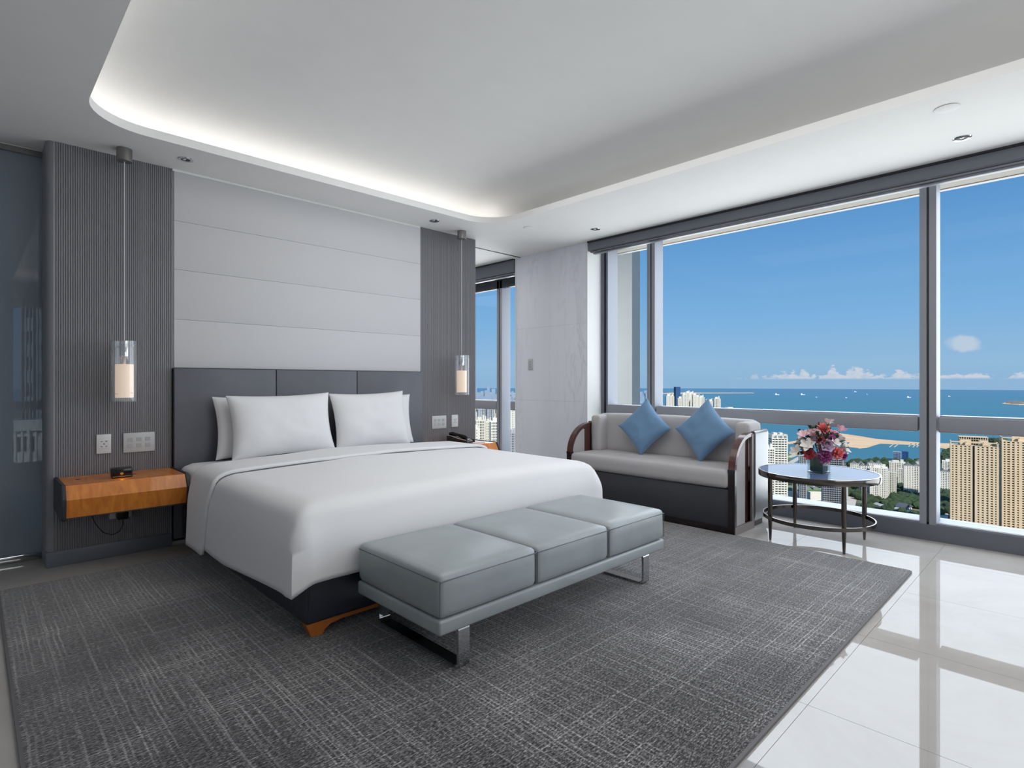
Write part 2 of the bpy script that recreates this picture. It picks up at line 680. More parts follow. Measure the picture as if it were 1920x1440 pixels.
M = {}
M['ceil'] = mat('ceiling_paint', (238, 238, 237), 0.9, var=0.01)
M['wallgrey'] = mat('grey_wall_paint', (205, 206, 208), 0.85, var=0.02)
M['white'] = mat('white_paint', (232, 233, 231), 0.6)
M['floor'] = polished('polished_floor_stone', (184, 180, 176), (170, 165, 160), 0.105, 0.09, (0.97, 0.985, 1, 1), 0.02)
M['joint'] = mat('tile_joint', (150, 146, 142), 0.5)
M['marble'] = marble_mat('wall_marble', (234, 236, 245), (176, 177, 186), 1.0, rough=0.35, amount=0.42, stretch=(2.0, 2.0, 0.3))
M['rib'] = mat('fluted_panel', (134, 134, 139), 0.45, var=0.05, vs=2.0)
M['plinth'] = mat('plinth_paint', (112, 117, 128), 0.4)
M['uphol'] = cloth_mat('wall_upholstery', (204, 204, 207), 320, 0.15, var=0.03)
M['navy'] = leather_mat('navy_leather', (44, 48, 58), 0.42)
M['head'] = leather_mat('headboard_leather', (98, 100, 108), 0.5, 0.4)
M['bench'] = leather_mat('grey_blue_leather', (150, 157, 160), 0.34, 0.5)
M['seam'] = mat('seam_thread', (96, 102, 106), 0.6)
M['sheet'] = cloth_mat('white_bed_linen', (228, 228, 230), 900, 0.06, var=0.015, sheen=0.1)
M['sofa'] = cloth_mat('pale_grey_sofa_fabric', (184, 181, 182), 420, 0.3, var=0.07)
M['sofadark'] = leather_mat('charcoal_sofa_leather', (62, 63, 68), 0.45)
M['sofashell'] = mat('satin_grey_shell', (150, 151, 153), 0.32, metal=0.35, var=0.02)
M['darkwood'] = wood_mat('dark_red_brown_wood', (64, 34, 32), (100, 56, 50), 1.0, 0.3, 'z', 0.5)
M['blackwood'] = wood_mat('near_black_wood', (20, 15, 16), (36, 25, 25), 1.0, 0.35, 'z', 0.4)
M['taupe'] = mat('brushed_bronze_edge', (140, 130, 128), 0.45, metal=0.2)
M['blue'] = cloth_mat('blue_cushion_fabric', (112, 146, 180), 500, 0.2, var=0.05)
M['orange'] = wood_mat('amber_wood_veneer', (196, 106, 28), (238, 152, 58), 1.0, 0.5, 'x', 0.6)
M['amberleg'] = mat('amber_wood_leg', (168, 98, 40), 0.35, var=0.1)
M['nsdark'] = mat('charcoal_end_panel', (52, 54, 58), 0.5, var=0.03)
M['chrome'] = mat('chrome', (205, 207, 210), 0.08, metal=1.0)
M['nickel'] = mat('brushed_nickel', (150, 148, 146), 0.3, metal=1.0, var=0.04, vs=30)
M['bronze'] = mat('polished_dark_nickel', (104, 98, 94), 0.14, metal=1.0)
M['alu'] = mat('grey_window_frame', (146, 148, 156), 0.5, metal=0.1)
M['aludark'] = mat('dark_window_gasket', (62, 64, 70), 0.5)
M['alukerb'] = mat('slate_window_kerb', (108, 111, 122), 0.5, metal=0.1)
M['alulight'] = mat('pale_window_reveal', (146, 152, 164), 0.45)
M['blind'] = cloth_mat('charcoal_blind_fabric', (122, 125, 134), 260, 0.15, var=0.04, sheen=0.0)
M['blinddark'] = mat('dark_blind_rail', (40, 41, 46), 0.5)
M['blindbar'] = mat('blind_hem_bar', (128, 130, 138), 0.4, metal=0.3)
M['soffit'] = mat('beige_soffit', (140, 136, 128), 0.7)
M['soffitedge'] = mat('soffit_drip_edge', (120, 100, 84), 0.6)
M['concrete'] = mat('grey_facade_column', (196, 196, 194), 0.7, var=0.02)
M['glass'] = pane_mat('window_glass', (0.985, 0.99, 0.99, 1), 0.0, 1.45, 0.18)
M['doorglass'] = pane_mat('grey_tinted_glass', (0.62, 0.67, 0.72, 1), 0.0, 1.5, 1.0, ((140, 151, 164), 0.6))
M['shadeglass'] = pane_mat('clear_lamp_glass', (0.95, 0.965, 0.97, 1), 0.02, 1.5, 1.3, ((225, 232, 238), 0.10))
M['vaseglass'] = pane_mat('clear_vase_glass', (0.93, 0.96, 0.95, 1), 0.0, 1.5, 1.6)
M['frost'] = emis('lit_frosted_shade', (255, 226, 200), 0.55)
M['led'] = emis('cove_light_strip', (255, 250, 244), 3.0)
M['black'] = mat('black_plastic', (22, 22, 24), 0.35)
M['blackgloss'] = mat('glossy_black_plastic', (12, 12, 14), 0.12)
M['silverplastic'] = mat('silver_plastic', (150, 152, 156), 0.3, metal=0.4)
M['plate'] = mat('white_switch_plate', (214, 216, 216), 0.35)
M['plategrey'] = mat('pale_grey_switch_plate', (192, 195, 196), 0.35)
M['btn'] = mat('switch_button', (172, 176, 178), 0.45)
M['hole'] = mat('socket_hole', (40, 40, 46), 0.6)
M['paper'] = mat('white_paper', (238, 240, 250), 0.7)
M['tabletop'] = polished('pale_glass_table_top', (94, 112, 148), (88, 106, 142), 0.10, 0.12, (0.86, 0.94, 1, 1), 0.01)
M['green'] = mat('dark_green_leaf', (34, 62, 36), 0.5, var=0.25, vs=40)
M['leafgrey'] = mat('grey_green_leaf', (96, 112, 96), 0.6, var=0.2, vs=60)
M['mirrorwall'] = mat('bathroom_wall', (170, 175, 182), 0.7)
M['rug'] = rug_mat()
M['rugedge'] = mat('rug_edge', (112, 111, 113), 0.95)

# ------------------------------------------------------------------ the room
WX, WY, ZC = 5.22, 4.666, 2.768          # window wall inner face, bed wall inner face, ceiling
LX, BY = -1.7, -2.6                      # left wall, wall behind the camera

# floor: polished tiles on a joint bed
fl = struct('floor', box(BM(), LX, 5.5, BY, 10.0, -0.10, -0.004), M['joint'])
xs = [LX] + [2.235 + 0.8 * k for k in range(-4, 4)] + [5.24]
ys = [BY] + [0.718 + 0.8 * k for k in range(-4, 12)] + [10.0]
shared = {}
k = 0
for i in range(len(xs) - 1):
    for j in range(len(ys) - 1):
        a, b = xs[i + 1] - xs[i], ys[j + 1] - ys[j]
        if a < 0.02 or b < 0.02:
            continue
        key = (round(a, 3), round(b, 3))
        if key not in shared:
            bm = BM()
            g = 0.0008
            box(bm, -a / 2 + g, a / 2 - g, -b / 2 + g, b / 2 - g, -0.004, 0.0)
            o = obj('tile', bm, M['floor'], fl, local=True, smooth=None)
            shared[key] = o.data
        else:
            o = bpy.data.objects.new('tile', shared[key])
            COL.objects.link(o)
            o.parent = fl
        o.location = ((xs[i] + xs[i + 1]) / 2, (ys[j] + ys[j + 1]) / 2, 0)

# dropped ceiling with a rounded tray and a light cove


def rr(x0, x1, y0, y1, r, d, n=10):
    """rounded rectangle grown outwards by d"""
    x0, x1, y0, y1, r = x0 - d, x1 + d, y0 - d, y1 + d, max(r + d, 0.02)
    pts = []
    for cx, cy, a0 in ((x1 - r, y1 - r, 0), (x0 + r, y1 - r, 90), (x0 + r, y0 + r, 180), (x1 - r, y0 + r, 270)):
        for i in range(n + 1):
            a = R(a0 + 90 * i / n)
            pts.append((cx + r * math.cos(a), cy + r * math.sin(a)))
    return pts


TR = (0.475, 3.78, -1.6, 4.165, 0.34)
bm = BM()
outer = [bm.verts.new((x, y, ZC)) for x, y in ((LX, BY), (5.0, BY), (5.0, 4.94), (LX, 4.94))]
inner = [bm.verts.new((x, y, ZC)) for x, y in rr(*TR, 0)]
ed = [bm.edges.new((outer[i], outer[(i + 1) % 4])) for i in range(4)]
ed += [bm.edges.new((inner[i], inner[(i + 1) % len(inner)])) for i in range(len(inner))]
bmesh.ops.triangle_fill(bm, use_beauty=True, use_dissolve=False, edges=ed)
prof = [(0.0, ZC), (0.0, ZC + 0.055), (0.02, ZC + 0.055), (0.03, ZC + 0.035), (0.24, ZC + 0.035), (0.26, ZC + 0.06)]
for i in range(1, 13):
    th = PI / 2 * i / 12
    prof.append((0.26 - 1.1 * (1 - math.cos(th)), ZC + 0.06 + 0.27 * math.sin(th)))
loops = [inner] + [[bm.verts.new((x, y, z)) for x, y in rr(*TR, d)] for d, z in prof[1:]]
for A, B in zip(loops, loops[1:]):
    for i in range(len(A)):
        j = (i + 1) % len(A)
        bm.faces.new((A[i], A[j], B[j], B[i]))
bm.faces.new(loops[-1])
ceil = obj('ceiling', bm, M['ceil'], smooth=50)
ceil['kind'] = 'structure'
# LED strip lying in the cove along the bed side and the left side
bm = BM()
A_, B_ = rr(*TR, 0.12), rr(*TR, 0.16)
prev = None
for (xa, ya), (xb, yb) in zip(A_[4:34], B_[4:34]):
    cur = [bm.verts.new(p) for p in ((xa, ya, ZC + 0.036), (xb, yb, ZC + 0.036), (xb, yb, ZC + 0.048), (xa, ya, ZC + 0.048))]
    if prev:
        for q in range(4):
            bm.faces.new((prev[q], prev[(q + 1) % 4], cur[(q + 1) % 4], cur[q]))
    prev = cur
obj('light_strip', bm, M['led'], ceil)
bm = BM()
box(bm, LX - 0.1, 5.45, BY - 0.1, 10.1, 3.25, 3.4)
box(bm, -12, 5.60, -14, 22, 3.4, 24)  # unseen mass overhead, added to keep the outside column evenly shaded
struct('slab_and_shade_mass', bm, M['white'])
bm = BM()
box(bm, 4.955, 5.2, BY, 3.86, ZC + 0.02, ZC + 0.05)
box(bm, 4.99, 5.01, BY, 3.86, ZC, ZC + 0.03)
struct('ceiling_slot', bm, M['ceil'])
bm = BM()
box(bm, LX, 5.3, 4.935, 10.0, ZC - 0.003, ZC + 0.03)
struct('ceiling_bathroom', bm, M['ceil'])
bm = BM()
box(bm, 3.99, 4.948, 4.925, 4.94, ZC - 0.006, ZC + 0.002)
struct('trim_1', bm, M['aludark'])

# walls
struct('wall_left', box(BM(), LX - 0.1, LX, BY, 10.0, 0, 3.3), M['wallgrey'])
struct('wall_front', box(BM(), LX, 5.4, BY - 0.1, BY, 0, 3.3), M['wallgrey'])
wb = struct('wall_back', box(BM(), 0.40, 3.975, 4.70, 4.93, 0, ZC), M['wallgrey'])


def fluted(name, x0, x1, rl, rr_, parent=None):
    """fluted panel standing on a smooth plinth; rl/rr_: returns on the left / right side"""
    bm = BM()
    pts = []
    p = 0.0124
    n = int(round((x1 - x0) / p))
    y = WY
    if rl:
        pts += [(x0 - 0.002, 4.95), (x0 - 0.002, y + 0.07)]
        for i in range(1, 7):
            a = R(90 * i / 7)
            pts.append((x0 + 0.045 - 0.047 * math.cos(a), y + 0.047 - 0.047 * math.sin(a) + 0.002))
        s0 = x0 + 0.045
        n = int(round((x1 - s0) / p))
    else:
        pts += [(x0, 4.95)]
        s0 = x0
    p = (x1 - s0) / n
    for i in range(n):
        a = s0 + i * p
        pts += [(a, y + 0.006), (a + p * .12, y + 0.0055), (a + p * .26, y + 0.0012), (a + p * .42, y), (a + p * .6, y), (a + p * .76, y + 0.0012), (a + p * .9, y + 0.0055)]
    pts += [(x1, y + 0.006), (x1, 4.95)]
    prism(bm, pts, 'z', 0.10, ZC - 0.001)
    root = obj(name, bm, M['rib'], smooth=30)
    root['kind'] = 'structure'
    b2 = BM()
    if rl:
        box(b2, x0 - 0.004, x1, y - 0.004, 4.95, 0, 0.10, 0.006, 2)
    else:
        box(b2, x0, x1, y - 0.004, 4.95, 0, 0.10)
    obj('plinth', b2, M['plinth'], root)
    return root


fluted('wall_panel_left', 0.357, 1.065, True, False)
fluted('wall_panel_right', 3.253, 3.988, False, False)

# upholstered wall above the headboard: four padded bands
up = struct('wall_upholstered', box(BM(), 1.067, 3.251, 4.672, 4.705, 1.30, ZC), M['uphol'])
zz = [1.308, 1.665, 2.031, 2.389, 2.75]
for a, b in zip(zz, zz[1:]):
    bm = BM()
    box(bm, 1.076, 3.249, 4.655, 4.68, a + 0.0005, b - 0.0005, 0.0025, 2)
    obj('padded_band', bm, M['uphol'], up)
bm = BM()
box(bm, 1.067, 3.251, 4.66, 4.69, 2.751, ZC - 0.0005)
obj('top_trim', bm, M['white'], up)

# left: tinted sliding glass door to the bathroom
d = struct('door_1', box(BM(), -1.69, 0.41, 4.962, 4.974, 0.05, 2.73), M['doorglass'])
bm = BM()
box(bm, -1.69, 0.36, 4.94, 4.99, 2.73, ZC - 0.003)
obj('top_track', bm, M['nickel'], d)
bm = BM()
box(bm, -1.69, 0.36, 4.945, 4.952, 2.745, 2.757)
obj('track_groove', bm, M['black'], d)
bm = BM()
box(bm, -1.69, 0.36, 4.945, 4.985, 0.0, 0.05, 0.006, 2)
obj('bottom_track', bm, M['chrome'], d)
# bathroom behind it, with a window at its far end
bm = BM()
box(bm, LX, 0.42, 9.9, 10.0, 0, ZC)
box(bm, 1.15, 5.3, 9.9, 10.0, 0, ZC)
box(bm, 0.42, 1.15, 9.9, 10.0, 0, 0.12)
box(bm, 0.42, 1.15, 9.9, 10.0, 2.62, ZC)
struct('wall_bathroom', bm, M['mirrorwall'])
w3 = struct('window_3', box(BM(), 0.42, 1.15, 9.94, 9.95, 0.12, 2.62), M['glass'])
bm = BM()
box(bm, 0.42, 1.15, 9.88, 9.95, 0.83, 0.95)
obj('rail', bm, M['alu'], w3)
bm = BM()
box(bm, 0.50, 3.9, 4.99, 5.05, 0, ZC)
struct('wall_partition', bm, M['mirrorwall'])

# marble pier between the two windows, built of slabs
pier = struct('wall_right', box(BM(), 4.956, 5.22, 3.89, 4.995, 0, ZC), M['joint'])
for z0, z1 in ((0, .982), (.982, 1.867), (1.867, ZC)):
    for y0, y1 in ((3.884, 4.436), (4.436, 5.0)):
        bm = BM()
        g = 0.0007
        box(bm, 4.948, 4.975, y0 + g, y1 - g, z0 + g, z1 - g)
        obj('marble_slab', bm, M['marble'], pier, smooth=None)
bm = BM()
box(bm, 4.9495, 5.2, 3.874, 3.892, 0, ZC)
obj('reveal', bm, M['white'], pier)
bm = BM()
box(bm, 4.945, 5.02, 5.0, 5.02, 0, ZC)
struct('trim_2', bm, M['white'])

# ------------------------------------------------------------------ windows


def window(name, y0, y1, mullions, rails, jamb_hi, jamb_lo, head=2.75):
    """window along the X=WX wall; mullions: list of (ylow, yhigh) of the room-side face"""
    bm = BM()
    # kerb with a pale sill towards the glass
    box(bm, WX, WX + 0.05, y0, y1, 0, 0.122)
    root = obj(name, bm, M['alukerb'])
    root['kind'] = 'structure'
    bm = BM()
    box(bm, WX + 0.012, WX + 0.03, y0, y1, 0.122, 0.136)
    obj('kerb_cap', bm, M['alu'], root)
    bm = BM()
    box(bm, WX + 0.03, WX + 0.24, y0, y1, 0.06, 0.138)
    obj('sill', bm, M['alulight'], root)
    edges = []
    for a, b in mullions:
        bm = BM()
        c = (a + b) / 2
        box(bm, WX, WX + 0.03, a, c - 0.008, 0.122, head)
        box(bm, WX, WX + 0.03, c + 0.008, b, 0.122, head)
        o = obj('mullion', bm, M['alu'], root)
        bm = BM()
        box(bm, WX + 0.012, WX + 0.03, c - 0.008, c + 0.008, 0.10, head)
        obj('mullion_gasket', bm, M['aludark'], o)
        bm = BM()
        box(bm, WX + 0.03, WX + 0.165, a + 0.0005, b - 0.0005, 0.122, head)
        obj('mullion_return', bm, M['alulight'], o)
        edges.append((a, b))
    for a, b in rails:
        bm = BM()
        r = 0.02
        pts = []
        box(bm, WX + 0.002, WX + 0.15, a, b, 0.822, 0.942, 0.012, 3)
        obj('rail', bm, M['alu'], root)
        bm = BM()
        box(bm, WX + 0.012, WX + 0.15, a + 0.01, b - 0.01, 0.942, 0.948)
        obj('rail_cap', bm, M['alulight'], root)
    # glass
    gl = sorted([y0 + 0.0] + [q for e in edges for q in e] + [y1])
    for a, b in zip(gl[::2], gl[1::2]):
        bm = BM()
        box(bm, WX + 0.158, WX + 0.164, a, b, 0.138, head)
        obj('pane', bm, M['glass'], root)
    bm = BM()
    box(bm, WX + 0.10, WX + 0.20, y0, y1, head, head + 0.12)
    obj('head_frame', bm, M['alu'], root)
    if head < 2.7:
        bm = BM()
        box(bm, WX, WX + 0.05, y0, y1, head - 0.11, head + 0.13)
        obj('head_board', bm, M['aludark'], root)
    # soffit outside
    bm = BM()
    box(bm, WX + 0.17, WX + 0.37, y0, y1 + 0.3, head, head + 0.08)
    obj('soffit', bm, M['soffit'], root)
    bm = BM()
    box(bm, WX + 0.37, WX + 0.385, y0, y1 + 0.3, head - 0.004, head + 0.08)
    obj('soffit_gap', bm, M['soffitedge'], root)
    bm = BM()
    box(bm, WX + 0.385, WX + 0.43, y0, y1 + 0.3, head - 0.004, head + 0.08)
    obj('soffit_edge', bm, M['alulight'], root)
    return root


w1 = window('window_1', BY, 3.874, [(3.185, 3.28), (0.778, 0.882), (-1.64, -1.54)],
            [(3.285, 3.80), (0.892, 3.175), (-1.53, 0.768)], 3.88, None)
bm = BM()
box(bm, WX - 0.02, WX + 0.012, 3.835, 3.874, 0.1, 2.75)
obj('jamb', bm, M['alukerb'], w1)
bm = BM()
box(bm, WX - 0.012, WX + 0.012, 3.826, 3.836, 0.1, 2.75)
obj('jamb_gasket', bm, M['black'], w1)
bm = BM()
box(bm, WX + 0.012, WX + 0.2, 3.80, 3.874, 0.1, 2.75)
obj('jamb_return', bm, M['alulight'], w1)
struct('wall_right_rear', box(BM(), WX, WX + 0.2, 3.874, 5.03, 0, 3.25), M['white'])
w2 = window('window_2', 5.03, 7.6, [(5.56, 5.66)], [(5.67, 7.6), (5.03, 5.40)], None, None, 2.60)
struct('wall_right_far', box(BM(), WX, WX + 0.2, 7.6, 10.0, 0, 3.25), M['wallgrey'])
bm = BM()
box(bm, WX, WX + 0.4, BY, 3.9, 2.87, 3.3)
box(bm, WX, WX + 0.4, 5.0, 7.7, 2.72, 3.3)
struct('wall_lintel', bm, M['white'])
# facade column outside the corner of the window
bm = BM()
box(bm, 6.0, 6.18, 3.987, 4.6, -12, 2.9)
struct('column_outside', bm, M['concrete'])


def blind(y0, y1, x, zt, zb, label):
    r = empty('roller_blind', (x, (y0 + y1) / 2, zt), label, 'blind')
    bm = BM()
    box(bm, x - 0.06, x + 0.02, y0, y1, zt - 0.016, zt)
    obj('headrail', bm, M['blinddark'], r)
    bm = BM()
    prism(bm, [(x - 0.045, zt - 0.016), (x - 0.05, zb + 0.045), (x - 0.04, zb + 0.035), (x + 0.01, zb + 0.035), (x + 0.015, zt - 0.016)], 'y', y0 + 0.004, y1 - 0.004)
    obj('fabric_fold', bm, M['blind'], r)
    for k, (dz, dx) in enumerate(((0.022, 0.0), (0.004, 0.012))):
        bm = BM()
        box(bm, x - 0.042 + dx, x + 0.005 + dx, y0 + 0.02 * k, y1 - 0.03 - 0.03 * k, zb + dz - 0.008, zb + dz + 0.006, 0.004, 2)
        obj('hem_bar', bm, M['blindbar'], r)
    return r


blind(BY, 3.86, 4.985, ZC, 2.625, 'long charcoal roller blind drawn up above the big sea window')
blind(5.04, 7.55, 4.985, ZC, 2.56, 'short charcoal roller blind drawn up behind the marble wall')

# ------------------------------------------------------------------ rug
bm = BM()
pts = []
nx, ny = 60, 50
X0, X1, Y0, Y1 = 0.118, 4.262, 0.76, 4.31
box(bm, X0, X1, Y0, Y1, 0.0, 0.014, 0.006, 2)
rug = obj('rug', bm, M['rug'], at=(2.19, 2.53, 0))
tag(rug, 'large dark grey woven rug with pale criss-cross threads under the bed', 'rug')
bm = BM()
o_ = rr(X0, X1, Y0, Y1, 0.01, 0.004, 3)
i_ = rr(X0, X1, Y0, Y1, 0.01, -0.006, 3)
va = [[bm.verts.new((x, y, z)) for x, y in L] for L, z in ((o_, 0.0005), (o_, 0.011), (i_, 0.0145))]
for A, B in zip(va, va[1:]):
    for i in range(len(A)):
        j = (i + 1) % len(A)
        bm.faces.new((A[i], A[j], B[j], B[i]))
obj('binding', bm, M['rugedge'], rug, at=(2.19, 2.53, 0))
RT = 0.014        # rug top

# ------------------------------------------------------------------ bed
bed = empty('bed', (2.165, 3.55, RT), 'king-size bed with navy leather base on amber wooden feet', 'bed')
bm = BM()
box(bm, 1.112, 3.218, 2.50, 4.60, 0.075, 0.31, 0.018, 3)
obj('base', bm, M['navy'], bed)
bm = BM()
bm.free()
for x in (1.125, 3.205):
    bm = BM()
    tube(bm, [(x, 2.4985, 0.085), (x, 2.4985, 0.30)], 0.003, 6)
    obj('base_piping', bm, M['navy'], bed)
bm = BM()
box(bm, 1.15, 3.18, 2.512, 2.535, 0.055, 0.078, 0.003, 1)
obj('foot_rail', bm, M['amberleg'], bed)


def bed_leg(x, y, sx):
    bm = BM()
    # bracket foot: a tapering post with a curved shoulder running into the rail
    P = [(x - 0.015 * sx, 0.078), (x + 0.012 * sx, RT), (x + 0.065 * sx, RT), (x + 0.078 * sx, 0.035), (x + 0.105 * sx, 0.052), (x + 0.15 * sx, 0.058), (x + 0.15 * sx, 0.078)]
    prism(bm, P, 'y', y, y + 0.05)
    return bm


obj('leg', bed_leg(1.128, 2.505, 1), M['amberleg'], bed)
obj('leg', bed_leg(3.202, 2.505, -1), M['amberleg'], bed)
obj('leg', bed_leg(1.128, 4.48, 1), M['amberleg'], bed)
obj('leg', bed_leg(3.202, 4.48, -1), M['amberleg'], bed)
bm = BM()
softbox(bm, 1.076, 3.254, 2.54, 4.60, 0.318, 0.612, 0.085, 0.008)
obj('mattress', bm, M['sheet'], bed, smooth=60, label='white mattress in a fitted sheet')


def drape(x0, x1, y0, y1, zt, hem, foot, crown=0.03, thick=0.012, nx=46, ny=46, rad=0.12, flare=0.03, slant=0.0, seed=0, wrk=0.004, ns=14):
    """bed cover: a crowned top with skirts hanging left, right and (foot) in front"""
    bm = BM()
    G = {}

    def edge_drop(d):
        if d >= rad:
            return 0.0
        q = 1 - d / rad
        return rad * 0.52 * (1 - math.sqrt(max(0.0, 1 - q * q * 0.94)))

    def spaced(a, b, n, left, right):
        out = []
        for i in range(n + 1):
            t_ = i / n
            t2 = 0.5 - 0.5 * math.cos(PI * t_)
            out.append(a + (b - a) * (0.45 * t_ + 0.55 * t2))
        return out
    XS, YS = spaced(x0, x1, nx, 1, 1), spaced(y0, y1, ny, 1, 1)

    def top(x, y):
        dl = min(x - x0, x1 - x)
        df = (y - y0) if foot else 9
        z = zt + crown * (1 - ((x - (x0 + x1) / 2) / ((x1 - x0) / 2)) ** 2)
        a, b = edge_drop(dl), edge_drop(df)
        z -= math.sqrt(a * a + b * b) if True else 0
        z += noise.noise(Vector((x * 1.7 + seed, y * 1.7, 0.3))) * wrk * 2
        z += noise.noise(Vector((x * 5 + seed, y * 3, 1.3))) * wrk * .6
        return z
    for i, x in enumerate(XS):
        for j, y in enumerate(YS):
            G[i, j] = bm.verts.new((x, y, top(x, y)))
    for i in range(nx):
        for j in range(ny):
            bm.faces.new((G[i, j], G[i + 1, j], G[i + 1, j + 1], G[i, j + 1]))
    # skirts along the boundary
    path = [(0, j, -1, 0) for j in range(ny, -1, -1)]
    if foot:
        path += [(i, 0, 0, -1) for i in range(1, nx + 1)]
        path += [(nx, j, 1, 0) for j in range(1, ny + 1)]
        runs = [path]
    else:
        runs = [path, [(nx, j, 1, 0) for j in range(0, ny + 1)]]
    for run in runs:
        prev = None
        for i, j, ox, oy in run:
            v = G[i, j]
            p = v.co.copy()
            corner = foot and j == 0 and i in (0, nx)
            if corner:
                ox = (-1 if i == 0 else 1) * 0.9
                oy = -0.75
            dcorner = 9.0
            if foot:
                dcorner = min(abs(p.y - y0) if ox and not corner else abs(min(p.x - x0, x1 - p.x)), 9.0) if not corner else 0.0
            zh = hem['side'] if (ox and not oy) else hem['foot']
            if foot:
                blend = max(0.0, 1 - dcorner / (0.9 if ox and not oy else 0.03)) ** (1 if ox and not oy else 1.5)
                zh = zh + (hem['corner'] - zh) * blend
            else:
                blend = 0
            cb = max(0.0, 1 - dcorner / 0.16) ** 2
            colm = [v]
            for k in range(1, ns + 1):
                s = k / ns
                z = p.z + (zh - p.z) * s
                fl = flare * (math.sin(min(1, s * 2.2) * PI / 2)) * (1 + 0.5 * cb) + flare * .35 * s
                w = noise.noise(Vector((p.x * 3.1 + seed, p.y * 3.1 + seed, s * .9))) * wrk * 1.8 * s
                q = Vector((p.x + ox * (fl + w), p.y + oy * (fl + w), z))
                if slant:
                    q.y += slant * s * (1 - (p.y - y0) / (y1 - y0))
                colm.append(bm.verts.new(q))
            if prev:
                for A, B, C_, D_ in zip(prev, colm, colm[1:], prev[1:]):
                    bm.faces.new((A, B, C_, D_))
            prev = colm
    return bm


def solid(o, th, off=-1, sub=0):
    md = o.modifiers.new('thickness', 'SOLIDIFY')
    md.thickness = th
    md.offset = off
    if sub:
        s = o.modifiers.new('smooth', 'SUBSURF')
        s.levels = s.render_levels = sub


duv = obj('duvet', drape(1.075, 3.255, 2.49, 4.04, 0.625, {'side': 0.172, 'foot': 0.285, 'corner': 0.238}, True, seed=2), M['sheet'], smooth=75, at=(2.165, 3.3, 0.6))
tag(duv, 'smooth white duvet draped over the bed and hanging to the base', 'duvet')
solid(duv, 0.012, 0)
tb = obj('turned_back_edge', drape(1.060, 3.27, 3.66, 4.08, 0.645, {'side': 0.145, 'foot': 0.2, 'corner': 0.2}, False, seed=5, slant=0.1, ny=16, flare=0.028), M['sheet'], duv, smooth=75, label='turned-back white top edge of the duvet')
solid(tb, 0.022, 0)

for (px, pz, w, h, t_, y, lean, seed, lab) in (
        (1.70, 0.862, 0.80, 0.47, 0.15, 4.505, -9, 1, 'white pillow standing behind, at the end by the amber lamp shelf'),
        (1.758, 0.872, 0.80, 0.485, 0.17, 4.36, -13, 2, 'plump white pillow in front, on the bed half nearest the black clock'),
        (2.655, 0.862, 0.77, 0.46, 0.15, 4.505, -9, 3, 'white pillow standing behind, its corner showing towards the telephone'),
        (2.525, 0.875, 0.72, 0.49, 0.17, 4.36, -13, 4, 'plump white pillow in front, on the bed half nearest the telephone')):
    bm = pillow_bm(w, h, t_, 0.07, 24, 0.005, seed, 0.005)
    o = obj('pillow', bm, M['sheet'], local=True, smooth=70)
    o.location = (px, y, pz)
    o.rotation_euler = (R(lean), R(random.uniform(-1.5, 1.5)), 0)
    tag(o, lab, 'pillow', 'pillows on the bed')

# headboard: three leather panels on the wall
hb = empty('headboard', (2.165, 4.66, 0), 'wide charcoal leather headboard in three panels behind the pillows', 'headboard')
for a, b in ((1.069, 1.800), (1.806, 2.528), (2.534, 3.249)):
    bm = BM()
    box(bm, a, b, 4.618, 4.668, 0.06, 1.302, 0.006, 2)
    obj('panel', bm, M['head'], hb)
bm = BM()
box(bm, 1.067, 3.251, 4.64, 4.669, 0.04, 1.306)
obj('back_board', bm, M['black'], hb)

# ------------------------------------------------------------------ bench at the foot of the bed
bn = empty('bench', (2.175, 2.1, RT), 'grey-blue leather bench in three squares on chrome loop legs', 'bench')
BX = [1.330, 1.893, 2.456, 3.018]
for a, b in zip(BX, BX[1:]):
    bm = BM()
    softbox(bm, a + 0.0015, b - 0.0015, 1.777, 2.425, 0.255, 0.432, 0.026, 0.008)
    sec = obj('seat_section', bm, M['bench'], bn, smooth=60)
    bm = BM()
    for (xa, ya, xb, yb) in ((a + .004, 1.776, b - .004, 1.776), (a + .0005, 1.79, a + .0005, 2.41), (b - .0005, 1.79, b - .0005, 2.41)):
        tube(bm, [(xa, ya, 0.408), (xb, yb, 0.408)], 0.0028, 6)
    for xa in (a + .004, b - .004):
        tube(bm, [(xa, 1.7775, 0.265), (xa, 1.7775, 0.406)], 0.002, 6)
    obj('piping', bm, M['seam'], sec)
bm = BM()
box(bm, 1.330, 3.018, 1.776, 2.426, 0.190, 0.253, 0.012, 3)
obj('frame', bm, M['bench'], bn)
bm = BM()
box(bm, 1.35, 3.0, 1.80, 2.40, 0.250, 0.258)
obj('underlay', bm, M['seam'], bn)


def loop_leg(x0, x1):
    """flat chrome bar bent into a loop standing across the bench"""
    bm = BM()
    y0, y1, z0, z1, r, th = 1.80, 2.43, RT, 0.192, 0.018, 0.012
    outp = rr(y0, y1, z0, z1, r, 0, 5)
    inp = rr(y0 + th, y1 - th, z0 + th, z1 - th, r - th + 0.002, 0, 5)
    rows = [(o, i) for o, i in zip(outp, inp)]
    n = len(rows)
    V = [[bm.verts.new((x0, *o)), bm.verts.new((x1, *o)), bm.verts.new((x1, *i)), bm.verts.new((x0, *i))] for o, i in rows]
    for k in range(n):
        A, B = V[k], V[(k + 1) % n]
        for q in range(4):
            bm.faces.new((A[q], A[(q + 1) % 4], B[(q + 1) % 4], B[q]))
    return bm


obj('leg', loop_leg(1.445, 1.505), M['chrome'], bn)
obj('leg', loop_leg(2.828, 2.888), M['chrome'], bn)

# ------------------------------------------------------------------ bedside shelves


